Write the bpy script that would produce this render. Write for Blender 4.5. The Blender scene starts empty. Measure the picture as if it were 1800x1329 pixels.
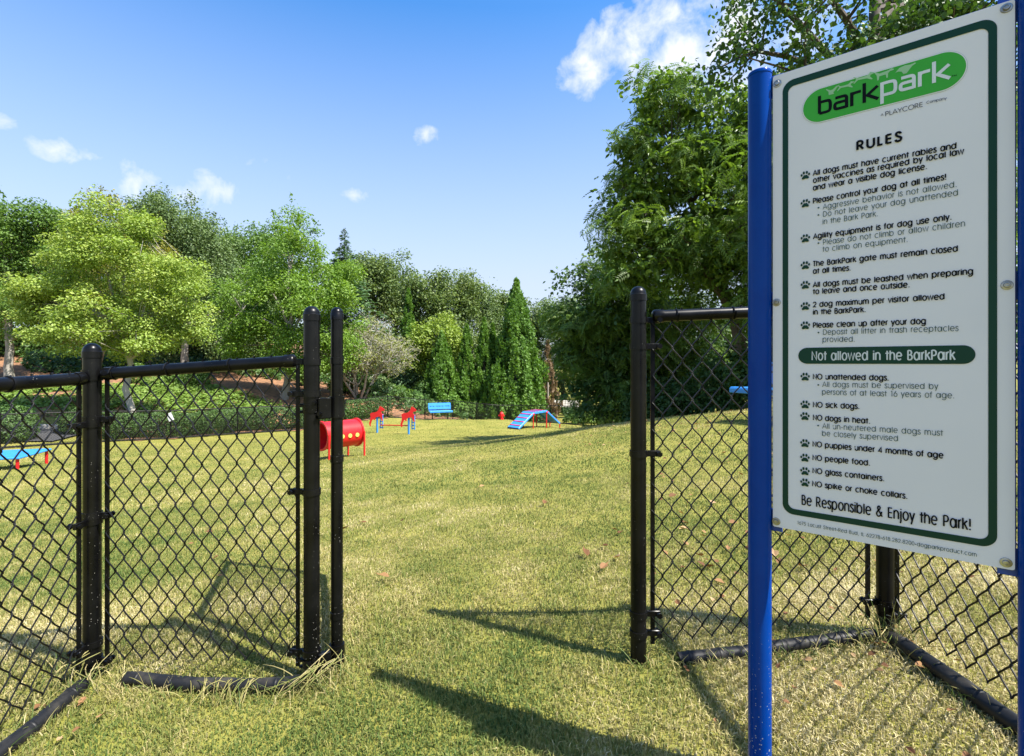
import bpy, math, random
import numpy as np
from mathutils import Vector, Matrix

# ------------------------------------------------------------------ camera, sky, sun, exposure
SC = bpy.context.scene
COL = SC.collection
F, CX, HY, EYE = 900.0, 900.0, 637.0, 1.0          # lens in photo pixels, horizon row, eye height (m)
cam_d = bpy.data.cameras.new('camera')
cam_d.lens, cam_d.sensor_width = 18.0, 36.0
cam_d.shift_y = -(664.5 - HY) / 1800.0
cam_d.clip_start, cam_d.clip_end = 0.05, 3000
cam = bpy.data.objects.new('camera', cam_d)
cam.location = (0, 0, EYE)
cam.rotation_euler = (math.radians(90), 0, 0)
COL.objects.link(cam)
SC.camera = cam

SUN_EL = math.radians(56.0)
SUN_H = (0.885, -0.466)                              # horizontal direction TO the sun
SUN_AZ = math.atan2(SUN_H[0], SUN_H[1])
S_DIR = Vector((SUN_H[0] * math.cos(SUN_EL), SUN_H[1] * math.cos(SUN_EL), math.sin(SUN_EL)))
sun_d = bpy.data.lights.new('sun', 'SUN')
sun_d.energy, sun_d.angle, sun_d.color = 5.0, math.radians(0.53), (1.0, 0.95, 0.86)
sun = bpy.data.objects.new('sun', sun_d)
sun.rotation_euler = (-S_DIR).to_track_quat('-Z', 'Y').to_euler()
sun.location = (6, -4, 12)
COL.objects.link(sun)

SC.view_settings.view_transform = 'Standard'
SC.view_settings.look = 'None'
SC.view_settings.gamma = 1.0
SC.view_settings.exposure = 1.29
SC.cycles.max_bounces = 7
SC.cycles.diffuse_bounces = 3
SC.cycles.glossy_bounces = 2
SC.cycles.transmission_bounces = 4
SC.cycles.caustics_reflective = False
SC.cycles.caustics_refractive = False
SC.cycles.use_denoising = True
SC.cycles.sample_clamp_indirect = 6.0


class NT:
    """small node-tree helper"""
    def __init__(self, nt):
        self.nt = nt
        nt.nodes.clear()

    def n(self, typ, **kw):
        nd = self.nt.nodes.new(typ)
        for k, v in kw.items():
            if k.startswith('i_'):
                nd.inputs[k[2:].replace('_', ' ')].default_value = v
            else:
                setattr(nd, k, v)
        return nd

    def l(self, a, ao, b, bi):
        self.nt.links.new(a.outputs[ao], b.inputs[bi])

    def math(self, op, a, b=None, c=None, clamp=False):
        nd = self.nt.nodes.new('ShaderNodeMath')
        nd.operation, nd.use_clamp = op, clamp
        for i, v in enumerate((a, b, c)):
            if v is None:
                continue
            if isinstance(v, (int, float)):
                nd.inputs[i].default_value = v
            else:
                self.nt.links.new(v, nd.inputs[i])
        return nd.outputs[0]

    def ramp(self, fac, stops, interp='LINEAR'):
        nd = self.nt.nodes.new('ShaderNodeValToRGB')
        cr = nd.color_ramp
        cr.interpolation = interp
        while len(cr.elements) > 1:
            cr.elements.remove(cr.elements[0])
        cr.elements[0].position = stops[0][0]
        cr.elements[0].color = (*stops[0][1], 1)
        for p, c in stops[1:]:
            e = cr.elements.new(p)
            e.color = (*c, 1)
        self.nt.links.new(fac, nd.inputs[0])
        return nd.outputs[0]

    def mix(self, fac, a, b, blend='MIX'):
        nd = self.nt.nodes.new('ShaderNodeMix')
        nd.data_type, nd.blend_type = 'RGBA', blend
        for s, v in ((nd.inputs['Factor'], fac), (nd.inputs[6], a), (nd.inputs[7], b)):
            if isinstance(v, (int, float)):
                s.default_value = v
            elif isinstance(v, tuple):
                s.default_value = (*v, 1) if len(v) == 3 else v
            else:
                self.nt.links.new(v, s)
        return nd.outputs[2]


def build_world():
    w = bpy.data.worlds.new('World')
    SC.world = w
    w.use_nodes = True
    t = NT(w.node_tree)
    out = t.n('ShaderNodeOutputWorld')
    bg = t.n('ShaderNodeBackground')
    bg.inputs['Strength'].default_value = 0.133
    sky = t.n('ShaderNodeTexSky', sky_type='NISHITA')
    sky.sun_disc = False
    sky.sun_elevation = SUN_EL
    sky.sun_rotation = SUN_AZ
    sky.altitude = 200
    sky.air_density, sky.dust_density, sky.ozone_density = 1.0, 1.3, 4.0
    hs = t.n('ShaderNodeHueSaturation')
    hs.inputs['Saturation'].default_value = 1.28
    t.l(sky, 'Color', hs, 'Color')
    tc = t.n('ShaderNodeTexCoord')
    d = tc.outputs['Generated']
    # soft fair-weather clouds: a mask per cloud round its direction, broken up by noise
    nz = t.n('ShaderNodeTexNoise', noise_dimensions='3D')
    nz.inputs['Scale'].default_value = 21.0
    nz.inputs['Detail'].default_value = 7.0
    nz.inputs['Roughness'].default_value = 0.58
    nz.inputs['Distortion'].default_value = 0.25
    t.nt.links.new(d, nz.inputs['Vector'])
    clouds = [  # photo bearing (px), half sizes (px), strength
        (1105, 78, 95, 66, .95), (1200, 112, 150, 72, .95), (1035, 130, 66, 46, .95), (1150, 15, 55, 60, .75),
        (1280, 60, 110, 85, .95), (1270, 150, 90, 60, .9), (228, 318, 52, 40, .72), (357, 332, 58, 38, .9),
        (100, 262, 45, 26, .5), (172, 276, 40, 20, .5), (618, 343, 44, 16, .55), (748, 240, 36, 20, .5),
        (2, 210, 26, 18, .6), (470, 305, 40, 26, .28), (1400, 40, 90, 70, .7)]
    acc = None
    for px, py, rx, ry, st in clouds:
        c = Vector(((px - CX) / F, 1.0, (HY - py) / F))
        k = c.length
        c.normalize()
        right = Vector((c.y, -c.x, 0)).normalized()
        up = right.cross(c)
        def dotn(axis):
            nd = t.n('ShaderNodeVectorMath', operation='DOT_PRODUCT')
            t.nt.links.new(d, nd.inputs[0])
            nd.inputs[1].default_value = axis
            return nd.outputs['Value']
        a = t.math('DIVIDE', dotn(right), rx / F / k)
        b = t.math('DIVIDE', dotn(up), ry / F / k)
        r2 = t.math('ADD', t.math('MULTIPLY', a, a), t.math('MULTIPLY', b, b))
        m = t.math('SUBTRACT', 1.0, t.math('SQRT', r2))
        front = t.math('GREATER_THAN', dotn(c), 0.5)
        m = t.math('MULTIPLY', t.math('MAXIMUM', m, 0.0), front)
        m = t.math('MULTIPLY', t.math('POWER', m, 0.6), st)
        acc = m if acc is None else t.math('MAXIMUM', acc, m)
    dens = t.math('ADD', acc, t.math('MULTIPLY', t.math('SUBTRACT', nz.outputs['Fac'], 0.5), 2.5))
    gate = t.math('MULTIPLY', acc, 6.0, clamp=True)
    dens = t.math('MULTIPLY', t.math('MULTIPLY', t.math('SUBTRACT', dens, 0.27), 1.15, clamp=True), gate)
    dens = t.math('MULTIPLY', dens, 0.93)
    sz = t.n('ShaderNodeSeparateXYZ')
    t.nt.links.new(d, sz.inputs['Vector'])
    low = t.math('MULTIPLY', t.math('SUBTRACT', 0.57, sz.outputs['Z']), 1.9, clamp=True)     # humid air paling the sky toward the horizon
    low = t.math('MINIMUM', low, 0.8)
    air = t.mix(low, hs.outputs['Color'], (2.35, 2.5, 2.95))
    col = t.mix(dens, air, (3.5, 3.56, 3.7))
    t.nt.links.new(col, bg.inputs['Color'])
    t.l(bg, 'Background', out, 'Surface')


build_world()

# ------------------------------------------------------------------ helpers
rng = np.random.default_rng(7)


def P(px, py, Z):
    """photo bearing + distance -> world point"""
    return Vector(((px - CX) / F * Z, Z, EYE - (py - HY) / F * Z))


def link(o):
    COL.objects.link(o)
    return o


def tag(o, label=None, cat=None, group=None, kind=None):
    if label: o['label'] = label
    if cat: o['category'] = cat
    if group: o['group'] = group
    if kind: o['kind'] = kind
    return o


def empty(name, loc, label, cat, group=None, rz=0.0):
    o = bpy.data.objects.new(name, None)
    o.empty_display_size = 0.2
    o.location = loc
    o.rotation_euler = (0, 0, rz)
    link(o)
    return tag(o, label, cat, group)


def np_mesh(name, V, loops, starts, totals, smooth=False, attrs=None):
    me = bpy.data.meshes.new(name)
    V = np.asarray(V, np.float32)
    me.vertices.add(len(V))
    me.vertices.foreach_set('co', V.ravel())
    me.loops.add(len(loops))
    me.loops.foreach_set('vertex_index', np.asarray(loops, np.int32))
    me.polygons.add(len(starts))
    me.polygons.foreach_set('loop_start', np.asarray(starts, np.int32))
    me.polygons.foreach_set('loop_total', np.asarray(totals, np.int32))
    me.polygons.foreach_set('use_smooth', np.full(len(starts), bool(smooth)))
    for k, a in (attrs or {}).items():
        at = me.attributes.new(k, 'FLOAT', 'POINT')
        at.data.foreach_set('value', np.asarray(a, np.float32))
    me.update(calc_edges=True)
    return me


def frames(Pp, ref=None):
    """tangent frames along a polyline"""
    n = len(Pp)
    T = np.zeros_like(Pp)
    T[1:-1] = Pp[2:] - Pp[:-2]
    T[0] = Pp[1] - Pp[0]
    T[-1] = Pp[-1] - Pp[-2]
    T /= np.maximum(np.linalg.norm(T, axis=1, keepdims=True), 1e-9)
    if ref is not None:
        A = np.tile(np.asarray(ref, float), (n, 1))
        A -= T * (A * T).sum(1, keepdims=True)
        A /= np.maximum(np.linalg.norm(A, axis=1, keepdims=True), 1e-9)
    else:
        A = np.zeros_like(Pp)
        r = np.array([0, 0, 1.0]) if abs(T[0][2]) < 0.9 else np.array([1.0, 0, 0])
        a = r - T[0] * r.dot(T[0])
        A[0] = a / np.linalg.norm(a)
        for i in range(1, n):
            a = A[i - 1] - T[i] * A[i - 1].dot(T[i])
            A[i] = a / max(np.linalg.norm(a), 1e-9)
    return A, np.cross(T, A)


class MB:
    """collects shapes and links them as ONE mesh object"""
    def __init__(self):
        self.V, self.L, self.S, self.N, self.n, self.nl = [], [], [], [], 0, 0

    def add(self, V, F_):
        V = np.asarray(V, float)
        for f in F_:
            self.S.append(self.nl)
            self.N.append(len(f))
            self.L.extend(int(i) + self.n for i in f)
            self.nl += len(f)
        self.V.append(V)
        self.n += len(V)
        return self

    def tube(self, pts, r, sides=8, ref=None, caps=True):
        Pp = np.asarray([tuple(p) for p in pts], float)
        n = len(Pp)
        r = np.broadcast_to(np.asarray(r, float), (n,))
        A, B = frames(Pp, ref)
        ang = np.arange(sides) / sides * 2 * math.pi
        V = (Pp[:, None] + r[:, None, None] * (np.cos(ang)[None, :, None] * A[:, None] + np.sin(ang)[None, :, None] * B[:, None])).reshape(-1, 3)
        i = np.arange(n - 1)[:, None] * sides
        j = np.arange(sides)[None]
        j2 = (j + 1) % sides
        q = np.stack([i + j, i + j2, i + sides + j2, i + sides + j], -1).reshape(-1, 4)
        m = len(q)
        self.S.extend((self.nl + np.arange(m) * 4).tolist())
        self.N.extend([4] * m)
        self.L.extend((q.ravel() + self.n).tolist())
        self.nl += m * 4
        if caps:
            for f in (list(range(sides))[::-1], [(n - 1) * sides + k for k in range(sides)]):
                self.S.append(self.nl)
                self.N.append(sides)
                self.L.extend(k + self.n for k in f)
                self.nl += sides
        self.V.append(V)
        self.n += len(V)
        return self

    def cyl(self, a, b, r, sides=16):
        return self.tube([a, b], r, sides)

    def box(self, c, s, M=None, bev=0.0):
        hx, hy, hz = s[0] / 2, s[1] / 2, s[2] / 2
        b = min(bev, hx * .9, hy * .9, hz * .9)
        if b <= 0:
            V = np.array([[x, y, z] for x in (-hx, hx) for y in (-hy, hy) for z in (-hz, hz)])
            Fc = [(0, 1, 3, 2), (4, 6, 7, 5), (0, 4, 5, 1), (2, 3, 7, 6), (0, 2, 6, 4), (1, 5, 7, 3)]
        else:  # chamfered in plan and top/bottom
            ring = lambda x, y, z, k: [(-x + k, -y, z), (x - k, -y, z), (x, -y + k, z), (x, y - k, z), (x - k, y, z), (-x + k, y, z), (-x, y - k, z), (-x, -y + k, z)]
            V = np.array(ring(hx - b, hy - b, -hz, b * .6) + ring(hx, hy, -hz + b, b) + ring(hx, hy, hz - b, b) + ring(hx - b, hy - b, hz, b * .6))
            Fc = [tuple(range(7, -1, -1)), tuple(range(24, 32))]
            for k in range(3):
                for j in range(8):
                    Fc.append((k * 8 + j, k * 8 + (j + 1) % 8, k * 8 + 8 + (j + 1) % 8, k * 8 + 8 + j))
        if M is not None:
            R = np.array(M.to_3x3() if hasattr(M, 'to_3x3') else M)
            V = V @ R.T
        return self.add(V + np.asarray(tuple(c)), Fc)

    def lathe(self, c, prof, sides=20, axis=None):
        """prof: list of (radius, height) along axis (default z) from c"""
        ax = Vector(axis).normalized() if axis is not None else Vector((0, 0, 1))
        Q = ax.to_track_quat('Z', 'Y').to_matrix()
        R = np.array(Q)
        V, Fc = [], []
        for r, h in prof:
            for k in range(sides):
                a = k / sides * 2 * math.pi
                V.append((r * math.cos(a), r * math.sin(a), h))
        n = len(prof)
        for i in range(n - 1):
            for k in range(sides):
                k2 = (k + 1) % sides
                Fc.append((i * sides + k, i * sides + k2, (i + 1) * sides + k2, (i + 1) * sides + k))
        if prof[0][0] > 1e-6:
            Fc.append(tuple(range(sides - 1, -1, -1)))
        if prof[-1][0] > 1e-6:
            Fc.append(tuple((n - 1) * sides + k for k in range(sides)))
        return self.add(np.array(V) @ R.T + np.asarray(tuple(c)), Fc)

    def prism(self, poly, M, t):
        """2D outline extruded by +-t/2; M maps (u, v, w) -> world"""
        n = len(poly)
        V = [tuple(M @ Vector((u, v, -t / 2))) for u, v in poly] + [tuple(M @ Vector((u, v, t / 2))) for u, v in poly]
        Fc = [tuple(range(n - 1, -1, -1)), tuple(range(n, 2 * n))]
        Fc += [(i, (i + 1) % n, n + (i + 1) % n, n + i) for i in range(n)]
        return self.add(V, Fc)

    def build(self, name, mat, parent=None, org=(0, 0, 0), smooth=False, attrs=None):
        V = np.concatenate(self.V) - np.asarray(tuple(org))
        me = np_mesh(name, V, self.L, self.S, self.N, False, attrs)
        if smooth:
            me.polygons.foreach_set('use_smooth', np.ones(len(self.S), bool))
            try:
                me.set_sharp_from_angle(angle=math.radians(38))
            except Exception:
                pass
        me.materials.append(mat)
        o = bpy.data.objects.new(name, me)
        if parent is not None:
            o.parent = parent
        return link(o)


# ------------------------------------------------------------------ materials
MATS = {}


def bsdf(t, base=None, rough=0.6, spec=0.4, metal=0.0):
    b = t.n('ShaderNodeBsdfPrincipled')
    b.inputs['Roughness'].default_value = rough
    b.inputs['Specular IOR Level'].default_value = spec
    b.inputs['Metallic'].default_value = metal
    if isinstance(base, tuple):
        b.inputs['Base Color'].default_value = (*base, 1)
    elif base is not None:
        t.nt.links.new(base, b.inputs['Base Color'])
    return b


def new_mat(name):
    m = bpy.data.materials.new(name)
    m.use_nodes = True
    MATS[name] = m
    t = NT(m.node_tree)
    t.out = t.n('ShaderNodeOutputMaterial')
    return m, t


def noise(t, scale, detail=3.0, rough=0.55, coord='Object', vec=None, dim='3D'):
    nz = t.n('ShaderNodeTexNoise')
    nz.inputs['Scale'].default_value = scale
    nz.inputs['Detail'].default_value = detail
    nz.inputs['Roughness'].default_value = rough
    if vec is None:
        tc = t.n('ShaderNodeTexCoord')
        vec = tc.outputs[coord]
    t.nt.links.new(vec, nz.inputs['Vector'])
    return nz.outputs['Fac']


def bump(t, b, h, strength=0.3, dist=0.002):
    bp = t.n('ShaderNodeBump')
    bp.inputs['Strength'].default_value = strength
    bp.inputs['Distance'].default_value = dist
    t.nt.links.new(h, bp.inputs['Height'])
    t.l(bp, 'Normal', b, 'Normal')


def simple(name, c1, c2=None, scale=20.0, rough=0.5, spec=0.4, metal=0.0, bmp=0.0, lo=.35, hi=.65, bdist=.002):
    m, t = new_mat(name)
    if c2 is None:
        c2 = tuple(x * .82 for x in c1)
    f = noise(t, scale)
    col = t.ramp(f, [(lo, c1), (hi, c2)])
    b = bsdf(t, col, rough, spec, metal)
    if bmp:
        bump(t, b, f, bmp, bdist)
    t.l(b, 'BSDF', t.out, 'Surface')
    return m


def mat_vinyl():
    """black vinyl coated pipe with dried-grass specks and scuffs"""
    m, t = new_mat('black_vinyl')
    tc = t.n('ShaderNodeTexCoord')
    vo = t.n('ShaderNodeTexVoronoi', feature='F1')
    vo.inputs['Scale'].default_value = 150.0
    t.l(tc, 'Object', vo, 'Vector')
    big = noise(t, 5.0, 2.0)
    thr = t.math('MULTIPLY', t.math('SUBTRACT', big, 0.42, clamp=True), 0.6)
    sx = t.n('ShaderNodeSeparateXYZ')
    ge = t.n('ShaderNodeNewGeometry')
    t.l(ge, 'Position', sx, 'Vector')
    low = t.math('MULTIPLY', t.math('SUBTRACT', 0.75, sx.outputs['Z'], clamp=True), 0.16)   # mower splash near the ground
    speck = t.math('LESS_THAN', vo.outputs['Distance'], t.math('ADD', thr, low))
    rnd = t.math('GREATER_THAN', vo.outputs['Color'], 0.62)
    speck = t.math('MULTIPLY', speck, rnd)
    dust = noise(t, 14.0, 4.0)
    base = t.ramp(dust, [(.35, (.0022, .0022, .0024)), (.75, (.006, .006, .006))])
    col = t.mix(t.math('MULTIPLY', speck, .75), base, (.30, .29, .25))
    b = bsdf(t, col, 0.33, 0.22)
    r = t.math('ADD', t.math('MULTIPLY', dust, .25), .18)
    t.nt.links.new(r, b.inputs['Roughness'])
    bump(t, b, noise(t, 260.0, 2.0), .05, .001)
    t.l(b, 'BSDF', t.out, 'Surface')
    return m


def mat_leaf(name, stops, trans=0.35, rough=0.5, spec=0.35, patch=0.35, pscale=0.5):
    """per-leaf tint (attribute rnd) plus large soft tint patches; leaves let light through"""
    m, t = new_mat(name)
    at = t.n('ShaderNodeAttribute', attribute_name='rnd')
    f = noise(t, pscale, 2.0)
    v = t.math('ADD', t.math('MULTIPLY', at.outputs['Fac'], 1 - patch), t.math('MULTIPLY', f, patch))
    col = t.ramp(v, stops)
    b = bsdf(t, col, rough, spec)
    tr = t.n('ShaderNodeBsdfTranslucent')
    lt = t.mix(1.0, col, (1.25, 1.3, .6), 'MULTIPLY')
    t.nt.links.new(lt, tr.inputs['Color'])
    mx = t.n('ShaderNodeMixShader')
    mx.inputs[0].default_value = trans
    t.l(b, 'BSDF', mx, 1)
    t.l(tr, 'BSDF', mx, 2)
    t.l(mx, 'Shader', t.out, 'Surface')
    return m


def mat_lawn():
    m, t = new_mat('lawn')
    ge = t.n('ShaderNodeNewGeometry')
    pos = ge.outputs['Position']
    mp = t.n('ShaderNodeMapping')
    mp.inputs['Scale'].default_value = (1, 1, .2)
    t.nt.links.new(pos, mp.inputs['Vector'])
    v = mp.outputs['Vector']
    patch = noise(t, .8, 4.0, .6, vec=v)
    fine = noise(t, 60.0, 4.0, .7, vec=v)
    mid = noise(t, 6.0, 3.0, .6, vec=v)
    mp2 = t.n('ShaderNodeMapping')
    mp2.inputs['Scale'].default_value = (.25, 2.2, .1)
    t.nt.links.new(pos, mp2.inputs['Vector'])
    stripe = noise(t, 1.0, 3.0, .6, vec=mp2.outputs['Vector'])
    d = t.math('ADD', t.math('MULTIPLY', patch, .42), t.math('MULTIPLY', fine, .33))
    d = t.math('ADD', d, t.math('MULTIPLY', mid, .14))
    d = t.math('ADD', d, t.math('MULTIPLY', stripe, .16))
    col = t.ramp(d, [(.33, (.09, .095, .020)), (.44, (.15, .158, .030)), (.57, (.225, .21, .046)), (.70, (.33, .275, .085))])
    b = bsdf(t, col, .9, .15)
    bump(t, b, fine, .5, .02)
    t.l(b, 'BSDF', t.out, 'Surface')
    return m


def mat_grass():
    m, t = new_mat('grass_blade')
    at = t.n('ShaderNodeAttribute', attribute_name='rnd')
    col = t.ramp(at.outputs['Fac'], [(0, (.075, .13, .030)), (.25, (.155, .20, .048)), (.45, (.245, .25, .072)),
                                     (.63, (.36, .32, .12)), (.82, (.52, .44, .21)), (1, (.66, .58, .34))])
    b = bsdf(t, col, .6, .25)
    tr = t.n('ShaderNodeBsdfTranslucent')
    t.nt.links.new(col, tr.inputs['Color'])
    mx = t.n('ShaderNodeMixShader')
    mx.inputs[0].default_value = .3
    t.l(b, 'BSDF', mx, 1)
    t.l(tr, 'BSDF', mx, 2)
    t.l(mx, 'Shader', t.out, 'Surface')
    return m


def mat_bark(name, c1, c2, scale=8.0):
    m, t = new_mat(name)
    tc = t.n('ShaderNodeTexCoord')
    mp = t.n('ShaderNodeMapping')
    mp.inputs['Scale'].default_value = (1, 1, .22)
    t.l(tc, 'Object', mp, 'Vector')
    f = noise(t, scale, 5.0, .65, vec=mp.outputs['Vector'])
    col = t.ramp(f, [(.3, c1), (.7, c2)])
    b = bsdf(t, col, .9, .2)
    bump(t, b, f, .6, .02)
    t.l(b, 'BSDF', t.out, 'Surface')
    return m


VINYL = mat_vinyl()
WIRE = simple('black_wire', (.004, .004, .0045), (.007, .007, .007), 40, .4, .25)
FARWIRE = simple('far_wire', (.01, .01, .01), (.015, .015, .015), 10, .5, .4)
RUBBER = simple('black_edging', (.008, .0085, .0095), (.05, .045, .036), 14, .5, .3, bmp=.2, lo=.5, hi=.8)
GALV = simple('galvanised', (.42, .41, .38), (.22, .20, .16), 60, .35, .6, .9)
def mat_pole():
    """blue powder coat: faint scuffs, pale grass specks splashed near the ground"""
    m, t = new_mat('blue_paint')
    tc = t.n('ShaderNodeTexCoord')
    vo = t.n('ShaderNodeTexVoronoi', feature='F1')
    vo.inputs['Scale'].default_value = 190.0
    t.l(tc, 'Object', vo, 'Vector')
    ge = t.n('ShaderNodeNewGeometry')
    sx = t.n('ShaderNodeSeparateXYZ')
    t.l(ge, 'Position', sx, 'Vector')
    low = t.math('MULTIPLY', t.math('SUBTRACT', 0.52, sx.outputs['Z'], clamp=True), 0.75)
    speck = t.math('MULTIPLY', t.math('LESS_THAN', vo.outputs['Distance'], low), t.math('GREATER_THAN', vo.outputs['Color'], .58))
    mp = t.n('ShaderNodeMapping')
    mp.inputs['Scale'].default_value = (1, 1, .08)
    t.l(tc, 'Object', mp, 'Vector')
    sc = noise(t, 220.0, 4.0, .7, vec=mp.outputs['Vector'])
    scuff = t.math('MULTIPLY', t.math('SUBTRACT', sc, .66, clamp=True), 2.2, clamp=True)
    dust = noise(t, 7.0, 5.0, .65)
    base = t.ramp(dust, [(.35, (.0004, .033, .22)), (.7, (.0012, .045, .26))])
    col = t.mix(scuff, base, (.05, .12, .34))
    col = t.mix(t.math('MULTIPLY', speck, .7), col, (.38, .40, .36))
    b = bsdf(t, col, .16, .12)
    t.nt.links.new(t.math('ADD', t.math('MULTIPLY', dust, .22), .07), b.inputs['Roughness'])
    t.l(b, 'BSDF', t.out, 'Surface')
    return m


BLUE_PAINT = mat_pole()
BLUE_BACK = simple('blue_backing', (.004, .05, .32), None, 60, .4, .5)
SIGN_WHITE = simple('sign_white', (.72, .69, .715), (.68, .655, .68), 3.0, .38, .3)
SIGN_GREEN = simple('sign_dark_green', (.003, .036, .020), (.004, .040, .023), 6, .45, .2)
LOGO_GREEN = simple('logo_green', (.04, .34, .03), (.045, .36, .033), 6, .45, .25)
LOGO_RIM = simple('logo_rim', (.30, .52, .42), None, 6, .4, .4)
INK = simple('ink_black', (.003, .004, .005), None, 6, .6, .12)
INK_GREY = simple('ink_grey_green', (.04, .085, .072), None, 6, .6, .15)
INK_WHITE = simple('ink_white', (.66, .69, .70), None, 6, .4, .4)
DOG_PALE = simple('pale_green_ink', (.30, .52, .27), None, 6, .4, .4)
PLAY_RED = simple('red_plastic', (.62, .012, .016), (.56, .010, .014), 5, .38, .45)
PLAY_BLUE = simple('blue_plastic', (.035, .25, .68), (.03, .22, .62), 5, .42, .45)
PLAY_DARK = simple('dark_blue_edge', (.01, .04, .12), None, 5, .5, .4)
PINK = simple('pink_clip', (.75, .12, .45), None, 5, .5, .4)
DARK_STEEL = simple('dark_steel', (.02, .022, .03), None, 10, .4, .5)
YELLOW_HOLE = simple('yellow_window', (.55, .55, .12), (.42, .45, .10), 20, .4, .4)
WHITE_TAG = simple('white_tag', (.78, .79, .8), (.6, .6, .62), 30, .5, .4)
WOOD_GREY = simple('weathered_wood', (.42, .39, .33), (.25, .23, .19), 3, .9, .2)
ASPHALT = simple('asphalt', (.045, .045, .05), (.065, .065, .068), 30, .9, .2)
CONCRETE = simple('concrete_kerb', (.42, .39, .34), (.33, .30, .25), 5, .9, .2)
STRAW = simple('pine_straw', (.34, .17, .085), (.13, .085, .055), 5.0, .95, .1, bmp=.6, bdist=.05)
LITTER = mat_leaf('dry_leaf', [(0, (.10, .045, .02)), (.4, (.20, .10, .045)), (.75, (.32, .18, .08)), (1, (.42, .31, .18))], .2, .7, .2, .1)
BARK_GREY = mat_bark('grey_bark', (.20, .175, .145), (.36, .33, .29))
BARK_DARK = mat_bark('dark_bark', (.055, .045, .036), (.13, .11, .09))
BARK_PALE = mat_bark('pale_bark', (.22, .205, .17), (.40, .375, .32))
LAWN, GRASS = mat_lawn(), mat_grass()

# ------------------------------------------------------------------ terrain
CP = [  # x, y, z
    (-1.39, 1.7, -.045), (-.665, 1.7, -.058), (-.6, 1.75, -.045), (.42, 1.7, .003), (1.24, 1.7, .10), (1.24, 1.2, .115),
    (-1.4, 1.4, -.06), (-1.4, 0, -.08), (0, 1.0, .0), (0, 0, 0), (1.24, 0, .12), (.55, 1.1, .05), (.93, .8, .08), (0, -4, 0), (-4, -4, -.15), (4, -4, .25),
    (-.91, 2.6, -.10), (0, 4, -.17), (-3, 5, -.48), (-6, 8, -.95), (2.6, 5, .03), (0, 8, -.46), (2.4, 8, -.06), (3.38, 7.4, .10), (4.44, 10, .05),
    (3.03, 13, -.52), (1.44, 13, -.70), (0, 12, -.80), (-1.47, 12, -.98), (-3.6, 11, -1.07), (-11.3, 12.3, -1.46), (-7, 12, -1.3), (-2, 5.5, -.42),
    (-5.1, 22, -2.03), (-2.5, 17, -1.75), (0, 18, -1.75), (2.0, 18, -1.70), (4.5, 18, -1.45), (1.3, 24.5, -2.17), (-3.9, 28, -2.11), (-.6, 30, -2.33), (3.5, 28, -2.55),
    (-14.4, 21.6, -2.24), (-17.7, 17.7, -2.0), (-10.3, 24.5, -2.27), (-5.1, 30, -2.4), (-3.7, 32, -2.6), (-2.31, 33.5, -2.88), (-.88, 34.5, -3.09), (2.61, 34.5, -3.09), (4.62, 33, -3.1), (7.13, 31, -3.08), (-2.7, 40, -3.4), (0, 46, -3.7), (5.6, 42, -3.6),
    (8, 14, -.3), (6, 18, -1.3), (9, 9, .3), (-9, 18, -1.85),
    (-15.5, 23.4, -2.2), (-11, 26.5, -2.1), (-14, 28, -.70), (-20, 24, -.95), (-8.5, 32, -1.1), (-16, 34, -.25), (-30, 30, .2), (-10, 45, -.5), (-22, 20, -2.0),
    (-40, 60, 4), (-20, 60, 3), (0, 60, -4), (20, 50, -3), (30, 30, 0), (50, 60, 0), (0, 120, -4), (-80, 120, 6), (80, 120, 2), (15, 8, .6), (30, 5, 1),
    (-30, 8, -2.5), (-60, 10, -2), (0, -30, 0), (-40, -20, -1), (40, -20, 1), (0, 220, -4), (-160, 40, 3), (160, 40, 2)]
CP = np.array(CP, float)


def _rbf():
    c = CP[:, :2]
    def phi(d2, cc=0.5):
        return np.sqrt(d2 + cc * cc)
    d2 = ((c[:, None] - c[None]) ** 2).sum(-1)
    n = len(c)
    A = np.zeros((n + 3, n + 3))
    A[:n, :n] = -phi(d2)
    A[:n, n] = 1
    A[:n, n + 1:] = c
    A[n:, :n] = A[:n, n:].T
    w = np.linalg.solve(A, np.concatenate([CP[:, 2], [0, 0, 0]]))
    def f(x, y):
        x = np.asarray(x, float)
        y = np.asarray(y, float)
        sh = x.shape
        x, y = x.ravel(), y.ravel()
        out = np.empty(len(x))
        for s in range(0, len(x), 40000):
            xs, ys = x[s:s + 40000], y[s:s + 40000]
            dd = (xs[:, None] - c[None, :, 0]) ** 2 + (ys[:, None] - c[None, :, 1]) ** 2
            out[s:s + 40000] = -phi(dd) @ w[:n] + w[n] + w[n + 1] * xs + w[n + 2] * ys
        return out.reshape(sh)
    return f


_gf = _rbf()


def ground(x, y):
    return float(_gf(np.array([x]), np.array([y]))[0])


def G(px, Z):
    x = (px - CX) / F * Z
    return Vector((x, Z, ground(x, Z)))


def hash2(ix, iy, s):
    h = (ix.astype(np.int64) * 374761393 + iy.astype(np.int64) * 668265263 + s * 974634721) & 0x7fffffff
    h = ((h ^ (h >> 13)) * 1274126177) & 0x7fffffff
    return ((h ^ (h >> 16)) & 0xffff) / 65535.0


def vnoise(x, y, s=0):
    ix, iy = np.floor(x), np.floor(y)
    fx, fy = x - ix, y - iy
    fx, fy = fx * fx * (3 - 2 * fx), fy * fy * (3 - 2 * fy)
    a, b = hash2(ix, iy, s), hash2(ix + 1, iy, s)
    c, d = hash2(ix, iy + 1, s), hash2(ix + 1, iy + 1, s)
    return (a * (1 - fx) + b * fx) * (1 - fy) + (c * (1 - fx) + d * fx) * fy


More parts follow.
